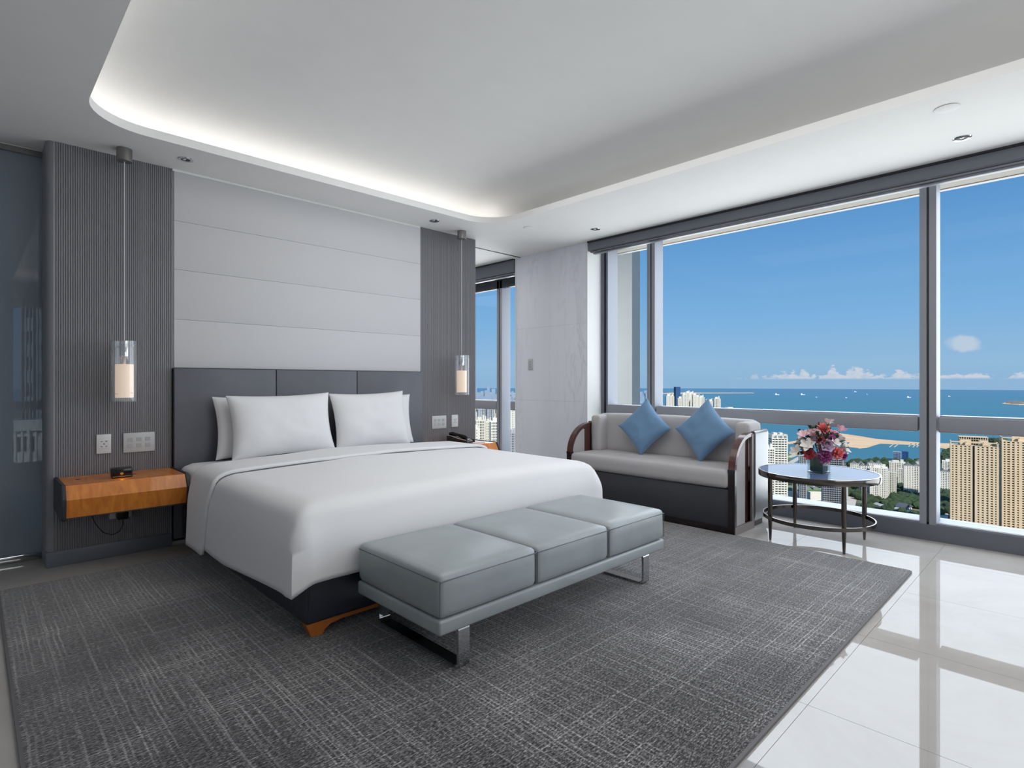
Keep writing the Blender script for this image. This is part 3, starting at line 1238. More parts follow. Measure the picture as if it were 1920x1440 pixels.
def nightstand(x0, x1, label):
    r = empty('bedside_shelf', ((x0 + x1) / 2, WY, 0.39), label, 'bedside table')
    bm = BM()
    prism(bm, [(4.664, 0.578), (4.262, 0.578), (4.215, 0.497), (4.235, 0.388), (4.664, 0.40)], 'x', x0 + 0.022, x1 - 0.022)
    obj('body', bm, M['orange'], r, smooth=20)
    for a, b in ((x0, x0 + 0.022), (x1 - 0.022, x1)):
        bm = BM()
        prism(bm, [(4.665, 0.584), (4.258, 0.584), (4.205, 0.50), (4.222, 0.378), (4.232, 0.37), (4.665, 0.38)], 'x', a, b)
        bmesh.ops.bevel(bm, geom=list(bm.edges), offset=0.004, segments=2, affect='EDGES')
        obj('end_panel', bm, M['nsdark'], r)
    bm = BM()
    box(bm, x0 + 0.02, x1 - 0.02, 4.235, 4.26, 0.381, 0.389)
    obj('shadow_gap', bm, M['nsdark'], r)
    return r


nsl = nightstand(0.392, 1.072, 'amber wood bedside shelf with charcoal ends under the black clock')
nsr = nightstand(3.258, 3.938, 'amber wood bedside shelf holding the telephone')
# small inset call buttons on the left shelf top
for x in (0.50, 0.80):
    bm = BM()
    lathe(bm, [(0.0, 0.0018), (0.012, 0.0018), (0.014, 0.0)], (x, 4.50, 0.578), 14)
    obj('inset_button', bm, M['black'], nsl)

# clock
ck = empty('alarm_clock', (0.715, 4.40, 0.578), 'small black bedside clock glowing amber underneath', 'clock', rz=R(-4))
bm = BM()
box(bm, -0.058, 0.058, -0.035, 0.035, 0.003, 0.066, 0.008, 3)
obj('body', bm, M['black'], ck, local=True)
bm = BM()
box(bm, -0.052, 0.052, -0.0362, -0.03, 0.016, 0.058, 0.004, 2)
obj('screen', bm, M['blackgloss'], ck, local=True)
bm = BM()
box(bm, -0.050, 0.050, -0.0358, -0.032, 0.0095, 0.0125)
obj('chrome_line', bm, M['chrome'], ck, local=True)
cl = light('amber_clock_lamp', 'POINT', (0.0, -0.055, 0.024), energy=0.045, color=(1.0, 0.40, 0.03), shadow_soft_size=0.012)
cl.parent = ck
bm = BM()
box(bm, -0.046, 0.046, -0.005, 0.03, 0.0, 0.0065)
obj('foot', bm, M['black'], ck, local=True)


def wall_plate(kind, x0, x1, z0, z1, label, group=None, face=WY - 0.001, ax='y'):
    name = {'socket': 'wall_socket', 'switch': 'switch_plate'}[kind]
    cx, cz = (x0 + x1) / 2, (z0 + z1) / 2
    r = empty(name, (cx, face, cz), label, 'socket' if kind == 'socket' else 'switch', group)
    bm = BM()
    box(bm, x0, x1, face - 0.009, face + 0.004, z0, z1, 0.0025, 2)
    obj('plate', bm, M['plate'] if kind == 'socket' else M['plategrey'], r)
    if kind == 'socket':
        w = (x1 - x0)
        bm = BM()
        box(bm, cx - w * .36, cx + w * .36, face - 0.0105, face - 0.006, cz - 0.028, cz + 0.028, 0.001, 1)
        ins = obj('socket_insert', bm, M['plate'], r)
        bm = BM()
        for dx, dz, a in ((-0.013, 0.017, 0), (0.013, 0.017, 0), (-0.013, -0.017, 25), (0.013, -0.017, -25), (0, 0.0, 90)):
            mt = Matrix.Translation((cx + dx, face - 0.0105, cz + dz)) @ Matrix.Rotation(R(a), 4, 'Y')
            box(bm, -0.0055, 0.0055, -0.0012, 0.002, -0.002, 0.002, 0, 1, mt)
        box(bm, cx - 0.002, cx + 0.002, face - 0.0117, face - 0.008, cz - 0.006, cz + 0.007)
        obj('pin_holes', bm, M['hole'], ins)
    else:
        n = 3
        for k in range(n):
            bx = x0 + (x1 - x0) * (k + 0.72) / (n + 0.5)
            w = (x1 - x0) * 0.085
            for dz in (0.021, -0.021):
                bm = BM()
                box(bm, bx - w, bx + w, face - 0.0105, face - 0.006, cz + dz - 0.014, cz + dz + 0.014, 0.0012, 1)
                obj('button', bm, M['btn'], r)
    return r


wall_plate('socket', 0.616, 0.698, 0.716, 0.846, 'white five-pin wall socket over the amber shelf beside the clock')
wall_plate('switch', 0.767, 0.954, 0.710, 0.846, 'pale grey bank of six light buttons over the clock')
wall_plate('switch', 3.394, 3.577, 0.722, 0.855, 'pale bank of six light buttons over the telephone shelf')
wall_plate('socket', 3.648, 3.733, 0.728, 0.856, 'white five-pin wall socket above the telephone')
wall_plate('socket', 0.688, 0.815, 0.262, 0.398, 'white wall socket under the amber shelf with an adapter plugged in')
pa = empty('power_adapter', (0.752, 4.63, 0.25), 'black power adapter plugged in under the amber bedside shelf', 'adapter')
bm = BM()
box(bm, 0.722, 0.785, 4.575, 4.654, 0.262, 0.39, 0.008, 2)
obj('body', bm, M['black'], pa)
bm = BM()
tube(bm, [(0.757, 4.61, 0.265), (0.757, 4.605, 0.225), (0.735, 4.59, 0.185), (0.69, 4.57, 0.172), (0.64, 4.56, 0.20), (0.60, 4.56, 0.26), (0.575, 4.575, 0.33), (0.572, 4.60, 0.395)], 0.0028, 8)
obj('cable', bm, M['black'], pa)
# marble wall switch
sw = empty('switch_plate', (4.947, 4.75, 1.42), 'slim grey light switch on the marble wall', 'switch')
bm = BM()
box(bm, 4.938, 4.949, 4.715, 4.790, 1.355, 1.49, 0.002, 2)
obj('plate', bm, M['plategrey'], sw)
bm = BM()
for dz in (-0.03, 0.0, 0.03):
    box(bm, 4.9365, 4.942, 4.735, 4.77, 1.422 + dz - 0.011, 1.422 + dz + 0.011, 0.001, 1)
obj('button', bm, M['btn'], sw)

# telephone on the right shelf
ph = empty('telephone', (3.62, 4.47, 0.578), 'black desk telephone with silver trim on the bedside shelf', 'telephone', rz=R(28))
bm = BM()
prism(bm, [(-0.105, 0.0), (0.105, 0.0), (0.112, 0.012), (0.10, 0.028), (-0.085, 0.078), (-0.108, 0.074)], 'x', -0.10, 0.10)
bmesh.ops.transform(bm, matrix=Matrix.Rotation(PI, 4, 'Z'), verts=bm.verts)
bmesh.ops.bevel(bm, geom=list(bm.edges), offset=0.006, segments=2, affect='EDGES')
obj('body', bm, M['black'], ph, local=True)
sl = Matrix.Translation((0, 0.006, 0.056)) @ Matrix.Rotation(R(15.5), 4, 'X')
bm = BM()
box(bm, -0.028, 0.092, -0.085, 0.078, -0.004, 0.004, 0.003, 2, sl)
obj('face_plate', bm, M['silverplastic'], ph, local=True)
bm = BM()
box(bm, 0.0, 0.07, 0.03, 0.066, 0.002, 0.0062, 0.001, 1, sl)
obj('screen', bm, M['blackgloss'], ph, local=True)
for i in range(3):
    for j in range(4):
        bm = BM()
        cx_, cy_ = 0.012 + i * 0.023, -0.066 + j * 0.021
        box(bm, cx_ - 0.008, cx_ + 0.008, cy_ - 0.0065, cy_ + 0.0065, 0.002, 0.0072, 0.0015, 1, sl)
        obj('key', bm, M['black'], ph, local=True)
bm = BM()
tube(bm, [(-0.066, -0.10, 0.052), (-0.066, -0.07, 0.066), (-0.066, 0.0, 0.088), (-0.066, 0.06, 0.098), (-0.066, 0.095, 0.094)], 0.018, 10,
     radii=[0.02, 0.022, 0.014, 0.02, 0.018])
obj('handset', bm, M['blackgloss'], ph, local=True)
bm = BM()
tube(bm, [(-0.098, -0.095, 0.04), (-0.098, -0.02, 0.052), (-0.098, 0.06, 0.078), (-0.098, 0.10, 0.084)], 0.004, 6)
obj('trim_line', bm, M['chrome'], ph, local=True)
bm = BM()
box(bm, -0.075, 0.075, -0.105, 0.105, 0, 0.003)
pp = obj('notepad', bm, M['paper'], local=True)
pp.location = (3.785, 4.46, 0.5785)
pp.rotation_euler = (0, 0, R(-8))
tag(pp, 'white sheet of paper beside the telephone on the shelf', 'paper')

# ------------------------------------------------------------------ pendant lamps


def pendant(x, y, label):
    r = empty('pendant_lamp', (x, y, ZC), label, 'lamp', 'glass pendant lamps beside the bed')
    c = (x, y, 0)
    bm = BM()
    lathe(bm, [(0.0, ZC - 0.085), (0.042, ZC - 0.085), (0.045, ZC - 0.082), (0.045, ZC - 0.001), (0, ZC - 0.001)], c, 28)
    obj('ceiling_canopy', bm, M['nickel'], r)
    bm = BM()
    tube(bm, [(x, y, ZC - 0.08), (x, y, 1.46)], 0.0028, 6)
    obj('cord', bm, M['plate'], r)
    bm = BM()
    lathe(bm, [(0, 1.478), (0.027, 1.478), (0.028, 1.476), (0.028, 1.376), (0.025, 1.374), (0, 1.374)], c, 24)
    obj('lamp_holder', bm, M['chrome'], r)
    for z in (1.440, 1.124):
        for a in (0, PI / 2):
            bm = BM()
            dx, dy = 0.0725 * math.cos(a + 0.6), 0.0725 * math.sin(a + 0.6)
            tube(bm, [(x - dx, y - dy, z + a * .004), (x + dx, y + dy, z + a * .004)], 0.0025, 6)
            obj('support_pin', bm, M['chrome'], r)
    bm = BM()
    lathe(bm, [(0.070, 1.072), (0.0745, 1.072), (0.0745, 1.478), (0.070, 1.478)], c, 40, close=True)
    obj('glass_cylinder', bm, M['shadeglass'], r)
    bm = BM()
    lathe(bm, [(0.046, 1.098), (0.052, 1.098), (0.052, 1.322), (0.046, 1.322)], c, 32, close=True)
    obj('frosted_shade', bm, M['frost'], r, label='lit warm white inner shade')
    bm = BM()
    tube(bm, [(x, y, 1.376), (x, y, 1.30)], 0.008, 8)
    obj('bulb_stem', bm, M['plate'], r)


pendant(0.747, 4.50, 'slim glass pendant lamp hanging over the clock and amber shelf')
pendant(3.655, 4.50, 'slim glass pendant lamp hanging over the telephone')

# ------------------------------------------------------------------ ceiling fittings


def downlight(x, y, label):
    r = empty('downlight', (x, y, ZC), label, 'light', 'recessed ceiling downlights')
    bm = BM()
    lathe(bm, [(0.030, -0.003), (0.047, -0.004), (0.050, 0.0), (0.047, 0.0005), (0.030, 0.0005)], (x, y, ZC), 28, close=True)
    obj('trim_ring', bm, M['chrome'], r)
    bm = BM()
    lathe(bm, [(0.0305, -0.001), (0.020, 0.0), (0.0, -0.0005)], (x, y, ZC), 20)
    obj('recess', bm, M['black'], r)
    bm = BM()
    lathe(bm, [(0.0, -0.006), (0.010, -0.005), (0.013, -0.001)], (x - 0.008, y, ZC), 14)
    obj('lens', bm, M['chrome'], r)


downlight(1.09, 4.41, 'recessed downlight above the headboard on the side of the clock')
downlight(3.232, 4.40, 'recessed downlight above the headboard beside the telephone lamp')
downlight(4.594, 3.495, 'recessed downlight in the ceiling over the sofa')
downlight(4.566, 0.547, 'recessed downlight in the ceiling near the blind, over bare floor')
for (x, y, z, rad, lab, nm, ct) in (
        (0.93, 3.86, 3.10, 0.062, 'round white smoke detector inside the ceiling tray', 'smoke_detector', 'detector'),
        (4.058, 3.935, ZC, 0.05, 'small round white sprinkler cover near the marble wall', 'sprinkler_cover', 'cover'),
        (4.005, 0.549, ZC, 0.06, 'round white ceiling cover beside the tray edge over the window side', 'sprinkler_cover', 'cover')):
    r = empty(nm, (x, y, z), lab, ct)
    bm = BM()
    dz_ = 0.012 if z > 3 else 0.005
    lathe(bm, [(0, -dz_), (rad * .86, -dz_), (rad, -dz_ * .6), (rad, -dz_ * .4)], (x, y, z), 32)
    obj('cap', bm, M['ceil'], r)
    bm = BM()
    lathe(bm, [(rad * .93, -0.002), (rad * .93, 0.003), (0, 0.003)], (x, y, z), 32)
    obj('base', bm, M['btn'], r)

# ------------------------------------------------------------------ sofa
sf = empty('sofa', (4.6, 2.76, 0), 'pale grey two-seat sofa with dark arched wooden arms under the window', 'sofa')
SY0, SY1 = 1.905, 3.615          # outer faces
bm = BM()
box(bm, 4.30, 4.86, SY0 + 0.015, SY1 - 0.015, 0.0, 0.055, 0.004, 1)
obj('plinth', bm, M['blackwood'], sf)
bm = BM()
box(bm, 4.298, 4.80, SY0 + 0.055, SY1 - 0.055, 0.05, 0.352, 0.006, 2)
obj('base_panel', bm, M['sofadark'], sf)
bm = BM()
softbox(bm, 4.275, 4.80, SY0 + 0.052, SY1 - 0.052, 0.358, 0.502, 0.035, 0.012, wob=0.002)
obj('seat_cushion', bm, M['sofa'], sf, smooth=60)
bm = BM()
softbox(bm, 4.73, 4.89, SY0 + 0.05, SY1 - 0.05, 0.49, 0.875, 0.04, 0.012, wob=0.002)
obj('back_cushion', bm, M['sofa'], sf, smooth=60)
for y0, y1 in ((SY0 + 0.022, SY0 + 0.145), (SY1 - 0.172, SY1 - 0.057)):
    bm = BM()
    softbox(bm, 4.60, 4.86, y0, y1, 0.495, 0.862, 0.03, 0.006, wob=0.003, seed=y0)
    obj('arm_cushion', bm, M['sofa'], sf, smooth=60)
# wrap-around satin shell at the back: a U in plan
bm = BM()
xa, xb, ya, yb, r_ = 4.645, 4.965, SY0 - 0.015, SY1 + 0.015, 0.07


def u_loop(d):
    o_ = [(x, y) for x, y in rr(xa - 0.4, xb, ya, yb, r_, d, 6) if x > xa]
    k_ = min(range(len(o_)), key=lambda q: (o_[q][1], o_[q][0]))
    o_ = o_[k_:] + o_[:k_]
    i_ = [(xa, yb - 0.032), (xb - 0.04, yb - 0.032), (xb - 0.04, ya + 0.032), (xa, ya + 0.032)]
    o_ = sorted([p for p in o_ if p[1] < 2.76], key=lambda p: p[0] + p[1]) + sorted([p for p in o_ if p[1] > 2.76], key=lambda p: p[1] - p[0])
    return [(xa, ya - d)] + o_ + [(xa, yb + d)] + i_


zs = [(0.045, -0.028), (0.055, -0.018), (0.09, -0.004), (0.12, 0.0), (0.775, 0.0), (0.79, -0.005), (0.797, -0.014)]
loops = [[bm.verts.new((x, y, z)) for x, y in u_loop(d)] for z, d in zs]
for A, B in zip(loops, loops[1:]):
    for i in range(len(A)):
        q = (i + 1) % len(A)
        bm.faces.new((A[i], A[q], B[q], B[i]))
bm.faces.new(loops[0])
bm.faces.new(loops[-1][::-1])
obj('back_shell', bm, M['sofashell'], sf)
for y0, y1 in ((SY0 - 0.002, SY0 + 0.02), (SY1 - 0.02, SY1 + 0.002)):
    bm = BM()
    box(bm, 4.638, 4.652, y0, y1, 0.05, 0.79)
    obj('shell_joint', bm, M['black'], sf)


def arch(side):
    """side frames: a flat strip rising as post and bending back into the arm"""
    y0, y1 = (SY0, SY0 + 0.055) if side == 0 else (SY1 - 0.055, SY1)
    th = 0.03
    bm = BM()
    box(bm, 4.286, 4.288 + th, y0, y1, 0.05, 0.505)
    obj('front_post', bm, M['blackwood'], sf, label='near-black wooden front post')
    bm = BM()
    box(bm, 4.283, 4.291 + th, y0 - 0.002, y1 + 0.002, 0.49, 0.512)
    obj('post_collar', bm, M['blackwood'], sf)
    path = [((4.288, 0.50), (4.288 + th, 0.50))]
    for k in range(0, 15):
        a = PI / 2 * k / 14
        xo, zo = 4.60 - 0.312 * math.cos(a), 0.50 + 0.285 * math.sin(a)
        xi, zi = 4.60 - (0.312 - th) * math.cos(a), 0.50 + (0.285 - th) * math.sin(a)
        path.append(((xo, zo), (xi, zi)))
    path.append(((4.64, 0.785), (4.64, 0.785 - th)))
    bm = BM()
    strip(bm, path, (y0, y1), 'y')
    o = obj('arm', bm, M['darkwood'], sf, smooth=40, label='arched dark red-brown wooden arm')
    # bronze edge trim of the outer side frame
    yo = (SY0 - 0.004, SY0 + 0.012) if side == 0 else (SY1 - 0.012, SY1 + 0.004)
    bm = BM()
    box(bm, 4.288, 4.645, yo[0], yo[1], 0.0, 0.062)
    box(bm, 4.604, 4.636, yo[0], yo[1], 0.062, 0.775)
    obj('edge_frame', bm, M['taupe'], o)
    # upholstered infill and the dark slot
    pts = [(4.318, 0.06), (4.52, 0.06)]
    top = []
    for k in range(0, 12):
        a = PI / 2 * k / 14
        top.append((4.60 - 0.283 * math.cos(a), 0.50 + 0.256 * math.sin(a)))
    pts += [p for p in reversed(top) if p[0] < 4.52]
    ym = (SY0 + 0.014, SY0 + 0.05) if side == 0 else (SY1 - 0.05, SY1 - 0.014)
    pts = [(4.318, 0.06), (4.505, 0.06), (4.505, 0.725)] + [p for p in reversed(top) if p[0] < 4.50]
    bm = BM()
    prism(bm, pts, 'y', ym[0], ym[1])
    obj('arm_infill', bm, M['sofa'], o)
    bm = BM()
    box(bm, 4.505, 4.604, ym[0] + (0.016 if side == 0 else 0), ym[1] - (0 if side == 0 else 0.016), 0.06, 0.752)
    obj('slot_lining', bm, M['darkwood'], o)


arch(0)
arch(1)
bm = BM()
box(bm, 4.284, 4.30, SY0 + 0.002, SY1 - 0.002, 0.0, 0.05)
obj('front_plinth', bm, M['blackwood'], sf)

for (y, z, s, lab, seed) in ((2.945, 0.768, 0.40, 'blue square cushion on its corner, by the marble wall end of the sofa', 3),
                             (2.335, 0.772, 0.41, 'blue square cushion on its corner, at the sofa end nearest the flowers', 8)):
    bm = pillow_bm(s, s, 0.14, 0.10, 20, 0.004, seed, 0.006)
    bmesh.ops.rotate(bm, cent=(0, 0, 0), matrix=Matrix.Rotation(R(45), 3, 'Y'), verts=bm.verts)
    o = obj('throw_cushion', bm, M['blue'], local=True, smooth=70)
    o.location = (4.632, y, z + 0.004)
    o.rotation_euler = (R(-13), 0, R(-90 + (4 if seed == 3 else -3)))
    tag(o, lab, 'cushion', 'blue cushions on the sofa')

# ------------------------------------------------------------------ side table with flowers
TC = (4.633, 1.42)
tb_ = empty('side_table', (TC[0], TC[1], 0), 'round side table with pale glass top and dark metal legs', 'table')
bm = BM()
lathe(bm, [(0, 0.512), (0.398, 0.512), (0.398, 0.522), (0, 0.522)], (TC[0], TC[1], 0), 64)
obj('top', bm, M['tabletop'], tb_)
bm = BM()
lathe(bm, [(0.399, 0.478), (0.41, 0.478), (0.412, 0.481), (0.412, 0.521), (0.410, 0.524), (0.399, 0.524)], (TC[0], TC[1], 0), 72, close=True)
obj('rim', bm, M['bronze'], tb_)
bm = BM()
lathe(bm, [(0.372, 0.158), (0.38, 0.158), (0.38, 0.186), (0.372, 0.186)], (TC[0], TC[1], 0), 72, close=True)
obj('lower_ring', bm, M['bronze'], tb_)
for sx in (-1, 1):
    for sy in (-1, 1):
        bm = BM()
        p = Vector((TC[0] + sx * 0.258, TC[1] + sy * 0.25, 0))
        tube(bm, [p + Vector((0, 0, z)) for z in (0.0, 0.02, 0.16, 0.30, 0.50)], 0.015, 14, radii=[0.008, 0.0095, 0.0155, 0.017, 0.017])
        obj('leg', bm, M['bronze'], tb_)

VC = Vector((4.585, 1.395, 0.522))
vs = empty('vase', VC, 'small square clear glass vase lined with dark green leaf', 'vase', rz=R(-8))
bm = BM()
h, w, t_ = 0.135, 0.058, 0.004
box(bm, -w, w, -w, -w + t_, 0, h)
box(bm, -w, w, w - t_, w, 0, h)
box(bm, -w, -w + t_, -w + t_, w - t_, 0, h)
box(bm, w - t_, w, -w + t_, w - t_, 0, h)
box(bm, -w, w, -w, w, 0, 0.012)
obj('glass', bm, M['vaseglass'], vs, local=True, smooth=None)
bm = BM()
box(bm, -0.042, 0.042, -0.048, 0.048, 0.0125, 0.128, 0.004, 2)
obj('leaf_lining', bm, M['green'], vs, local=True)

bq = empty('bouquet', VC + Vector((0, 0, 0.13)), 'dense round bouquet of pink, coral, white and purple flowers in the vase', 'flowers')


def petal(bm, M4, L, W, cup, curl, n=3):
    rows = []
    for i in range(n + 1):
        s = i / n
        ww = W * math.sin(PI * (0.12 + 0.76 * s) ** 0.9) * (0.5 + .5 * s if s < .6 else 1)
        z = cup * s * s - curl * max(0, s - 0.6) ** 2 * 4
        rows.append([bm.verts.new(M4 @ Vector((L * s, q * ww, z + abs(q) * W * .35))) for q in (-1, 0, 1)])
    for A, B in zip(rows, rows[1:]):
        for k in range(2):
            bm.faces.new((A[k], A[k + 1], B[k + 1], B[k]))


def rose(rad, seed):
    rnd = random.Random(seed)
    bm = BM()
    k = 0
    for ring, (cnt, tilt, ln, wd) in enumerate(((3, 82, .55, .35), (4, 70, .75, .48), (5, 52, .95, .6), (6, 28, 1.05, .66))):
        for i in range(cnt):
            a = 2 * PI * i / cnt + ring * .7 + rnd.uniform(-.15, .15)
            M4 = Matrix.Rotation(a, 4, 'Z') @ Matrix.Translation((rad * .06 * ring, 0, -rad * .12 * ring)) @ Matrix.Rotation(-R(tilt + rnd.uniform(-6, 6)), 4, 'Y')
            petal(bm, M4, rad * ln, rad * wd, rad * .18, rad * .12)
    lathe(bm, [(0, rad * .45), (rad * .2, rad * .35), (rad * .24, 0), (0, -rad * .3)], (0, 0, 0), 8)
    return bm


def carnation(rad, seed):
    rnd = random.Random(seed)
    bm = BM()
    for i in range(34):
        th = math.acos(1 - 1.25 * (i + .5) / 34)
        a = i * 2.39996
        M4 = Matrix.Rotation(a, 4, 'Z') @ Matrix.Rotation(-(PI / 2 - th), 4, 'Y') @ Matrix.Rotation(rnd.uniform(-.6, .6), 4, 'X')
        petal(bm, M4, rad * rnd.uniform(.85, 1.08), rad * .3, rad * rnd.uniform(-.1, .15), rad * rnd.uniform(-.1, .2))
    return bm


def lily(rad, seed):
    rnd = random.Random(seed)
    bm = BM()
    for i in range(6):
        a = 2 * PI * i / 6 + rnd.uniform(-.1, .1)
        M4 = Matrix.Rotation(a, 4, 'Z') @ Matrix.Rotation(-R(38 + 10 * (i % 2)), 4, 'Y')
        petal(bm, M4, rad * 1.15, rad * .42, rad * .1, rad * .35, 4)
    return bm


def petal_mat(name, c1, c2):
    m, t, p = principled(name)
    f = t.noise(objco(t), 45.0, 3.0)
    t.l(t.mix(t.mr(f, .35, .65), lin(c1), lin(c2)), p.inputs['Base Color'])
    p.inputs['Roughness'].default_value = 0.6
    p.inputs['Subsurface Weight'].default_value = 0.0
    return m


FM = {'white': petal_mat('white_petals', (244, 241, 236), (232, 226, 222)), 'blush': petal_mat('blush_petals', (246, 222, 226), (238, 196, 206)),
      'coral': petal_mat('coral_petals', (238, 118, 122), (244, 160, 156)), 'purple': petal_mat('purple_petals', (150, 64, 130), (192, 112, 166)),
      'mauve': petal_mat('mauve_petals', (232, 212, 232), (212, 186, 214)), 'red': petal_mat('crimson_petals', (182, 62, 82), (216, 100, 112)),
      'pink': petal_mat('pink_petals', (240, 176, 198), (246, 206, 218))}
# flowers: position in the bouquet as (right, up) offsets seen from the room, depth towards the room, radius
fr = Vector((math.sin(AZ), -math.cos(AZ), 0))
fb = Vector((-math.cos(AZ), -math.sin(AZ), 0))
BC = VC + Vector((0, 0, 0.205))
flowers = [('carnation', 'coral', 0.018, 0.118, 0.02, .040), ('rose', 'mauve', -0.012, 0.008, 0.125, .040), ('carnation', 'coral', 0.062, -0.045, 0.115, .043),
           ('carnation', 'purple', -0.022, -0.068, 0.115, .044), ('lily', 'white', -0.108, -0.005, 0.06, .048), ('lily', 'white', 0.125, -0.025, 0.06, .050),
           ('rose', 'blush', -0.062, 0.088, 0.045, .038), ('lily', 'blush', -0.12, 0.062, 0.02, .040), ('lily', 'white', -0.16, -0.05, 0.02, .045),
           ('carnation', 'red', -0.108, -0.06, 0.075, .036), ('lily', 'white', 0.072, 0.155, 0.0, .036), ('lily', 'pink', 0.165, 0.102, -0.01, .036),
           ('rose', 'pink', 0.098, 0.085, 0.03, .032), ('lily', 'white', 0.045, 0.02, 0.11, .036), ('carnation', 'purple', 0.04, 0.055, 0.095, .028),
           ('carnation', 'red', -0.035, 0.04, 0.095, .030), ('carnation', 'purple', 0.145, -0.075, 0.05, .030), ('rose', 'white', -0.02, 0.085, -0.06, .038),
           ('lily', 'blush', 0.06, 0.06, -0.1, .042), ('rose', 'white', -0.08, 0.0, -0.09, .042), ('carnation', 'coral', 0.09, -0.03, -0.09, .042),
           ('carnation', 'purple', -0.02, -0.04, -0.12, .042), ('lily', 'white', 0.145, 0.03, 0.0, .038), ('rose', 'mauve', -0.065, 0.045, 0.07, .03)]
stems = BM()
for k, (kind, c, rx, uz, dp, rad) in enumerate(flowers):
    bm = {'rose': rose, 'carnation': carnation, 'lily': lily}[kind](rad * 1.28, k)
    pos = BC + fr * rx + fb * dp + Vector((0, 0, uz))
    dirv = (pos - (VC + Vector((0, 0, 0.10)))).normalized()
    dirv = (dirv + fb * 0.35 * (1 if dp > 0 else -1)).normalized()
    Q = Matrix.Translation(pos) @ dirv.to_track_quat('Z', 'X').to_matrix().to_4x4() @ Matrix.Rotation(k * 1.3, 4, 'Z')
    bmesh.ops.transform(bm, matrix=Q, verts=bm.verts)
    o = obj({'rose': 'rose', 'carnation': 'carnation', 'lily': 'lily'}[kind], bm, FM[c], bq, smooth=60)
    tube(stems, [VC + Vector((0, 0, 0.11)) + (pos - VC) * 0.04, pos - dirv * rad * .2], 0.003, 5)
obj('stems', stems, M['green'], bq, kind='stuff')
for nm, mm, cnt, sz, sd in (('leaf', M['green'], 90, 0.06, 4), ('leaf', M['leafgrey'], 60, 0.048, 9)):
    rnd = random.Random(sd)
    bm = BM()
    for i in range(cnt):
        a, e = rnd.uniform(0, 2 * PI), rnd.uniform(-0.25, 1.3)
        dv = Vector((math.cos(a) * math.cos(e), math.sin(a) * math.cos(e), math.sin(e)))
        p = BC + Vector((0, 0, -0.02)) + dv * rnd.uniform(0.075, 0.135)
        Q = Matrix.Translation(p) @ dv.to_track_quat('X', 'Z').to_matrix().to_4x4() @ Matrix.Rotation(rnd.uniform(-1, 1), 4, 'X')
        petal(bm, Q, sz * rnd.uniform(.8, 1.3), sz * .3, 0.008, 0.01)
    obj('foliage', bm, mm, bq, kind='stuff')

# ------------------------------------------------------------------ outside: sea, land, city
ZG, ZS = -199.0, -200.0


def yD(y, z=ZG):
    """forward depth of a point at height z seen in picture row y"""
    return (EYE - z) * FPX / (y - YH)


def G_(px, y, z=ZG):
    return F2(px, yD(y, z), z)


def sea_mat():
    m, t, p = principled('sea_water')
    geo = t.n('ShaderNodeNewGeometry')
    pos = geo.outputs['Position']
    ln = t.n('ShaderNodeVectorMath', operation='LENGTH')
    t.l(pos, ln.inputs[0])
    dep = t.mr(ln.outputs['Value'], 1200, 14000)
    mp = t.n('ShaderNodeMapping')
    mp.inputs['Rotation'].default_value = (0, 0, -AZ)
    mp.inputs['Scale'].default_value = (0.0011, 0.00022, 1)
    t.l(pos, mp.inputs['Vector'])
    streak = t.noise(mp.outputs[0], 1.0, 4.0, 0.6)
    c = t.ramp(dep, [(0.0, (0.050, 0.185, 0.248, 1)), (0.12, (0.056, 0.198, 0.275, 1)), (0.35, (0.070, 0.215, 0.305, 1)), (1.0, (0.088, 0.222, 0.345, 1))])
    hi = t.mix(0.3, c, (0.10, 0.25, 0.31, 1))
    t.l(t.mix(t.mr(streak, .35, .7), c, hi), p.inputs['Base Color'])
    p.inputs['Roughness'].default_value = 0.55
    p.inputs['Specular IOR Level'].default_value = 0.12
    return m


def land_mat():
    m, t, p = principled('city_ground')
    geo = t.n('ShaderNodeNewGeometry')
    pos = geo.outputs['Position']
    f = t.noise(pos, 0.012, 4.0, 0.6)
    g = t.noise(pos, 0.05, 3.0, 0.6)
    c = t.ramp(f, [(0.3, lin((44, 66, 44))), (0.48, lin((78, 92, 70))), (0.58, lin((150, 142, 126))), (0.75, lin((98, 100, 98)))])
    t.l(t.mix(t.mr(g, .4, .65, 0, .6), c, lin((52, 70, 50))), p.inputs['Base Color'])
    p.inputs['Roughness'].default_value = 0.95
    return m


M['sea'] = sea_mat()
M['land'] = land_mat()
M['sand'] = mat('pale_sand', (222, 190, 152), 0.9, var=0.10, vs=0.012)
M['facwhite'] = mat('white_facade', (226, 224, 214), 0.8, var=0.04, vs=0.05)
M['faccream'] = mat('cream_facade', (214, 210, 198), 0.8, var=0.04, vs=0.05)
M['factan'] = mat('tan_facade', (222, 200, 168), 0.8, var=0.05, vs=0.05)
M['facgrey'] = mat('grey_facade', (166, 172, 178), 0.7, var=0.05, vs=0.05)
M['facblue'] = mat('blue_glass_facade', (56, 92, 140), 0.35, var=0.1, vs=0.03)
M['winglass'] = mat('dark_window_glass', (30, 34, 41), 0.6, spec=0.2)
M['winbrown'] = mat('brown_window_glass', (26, 19, 15), 0.9, spec=0.0)
M['roofgrey'] = mat('grey_roof', (126, 128, 130), 0.8)
M['roofslate'] = mat('slate_tiled_roof', (84, 90, 98), 0.7)
M['treegreen'] = mat('tree_foliage', (48, 68, 40), 0.9, var=0.35, vs=0.06)
M['lawn'] = mat('lawn_grass', (96, 128, 74), 0.95, var=0.2, vs=0.05)
M['farhaze'] = mat('haze_tinted_buildings', (140, 158, 180), 0.9, var=0.15, vs=0.004)  # aerial haze is put into this pale blue-grey base colour
M['farland'] = mat('distant_land', (96, 124, 140), 0.95, var=0.2, vs=0.001)
M['boat'] = mat('white_boat', (238, 240, 242), 0.5)
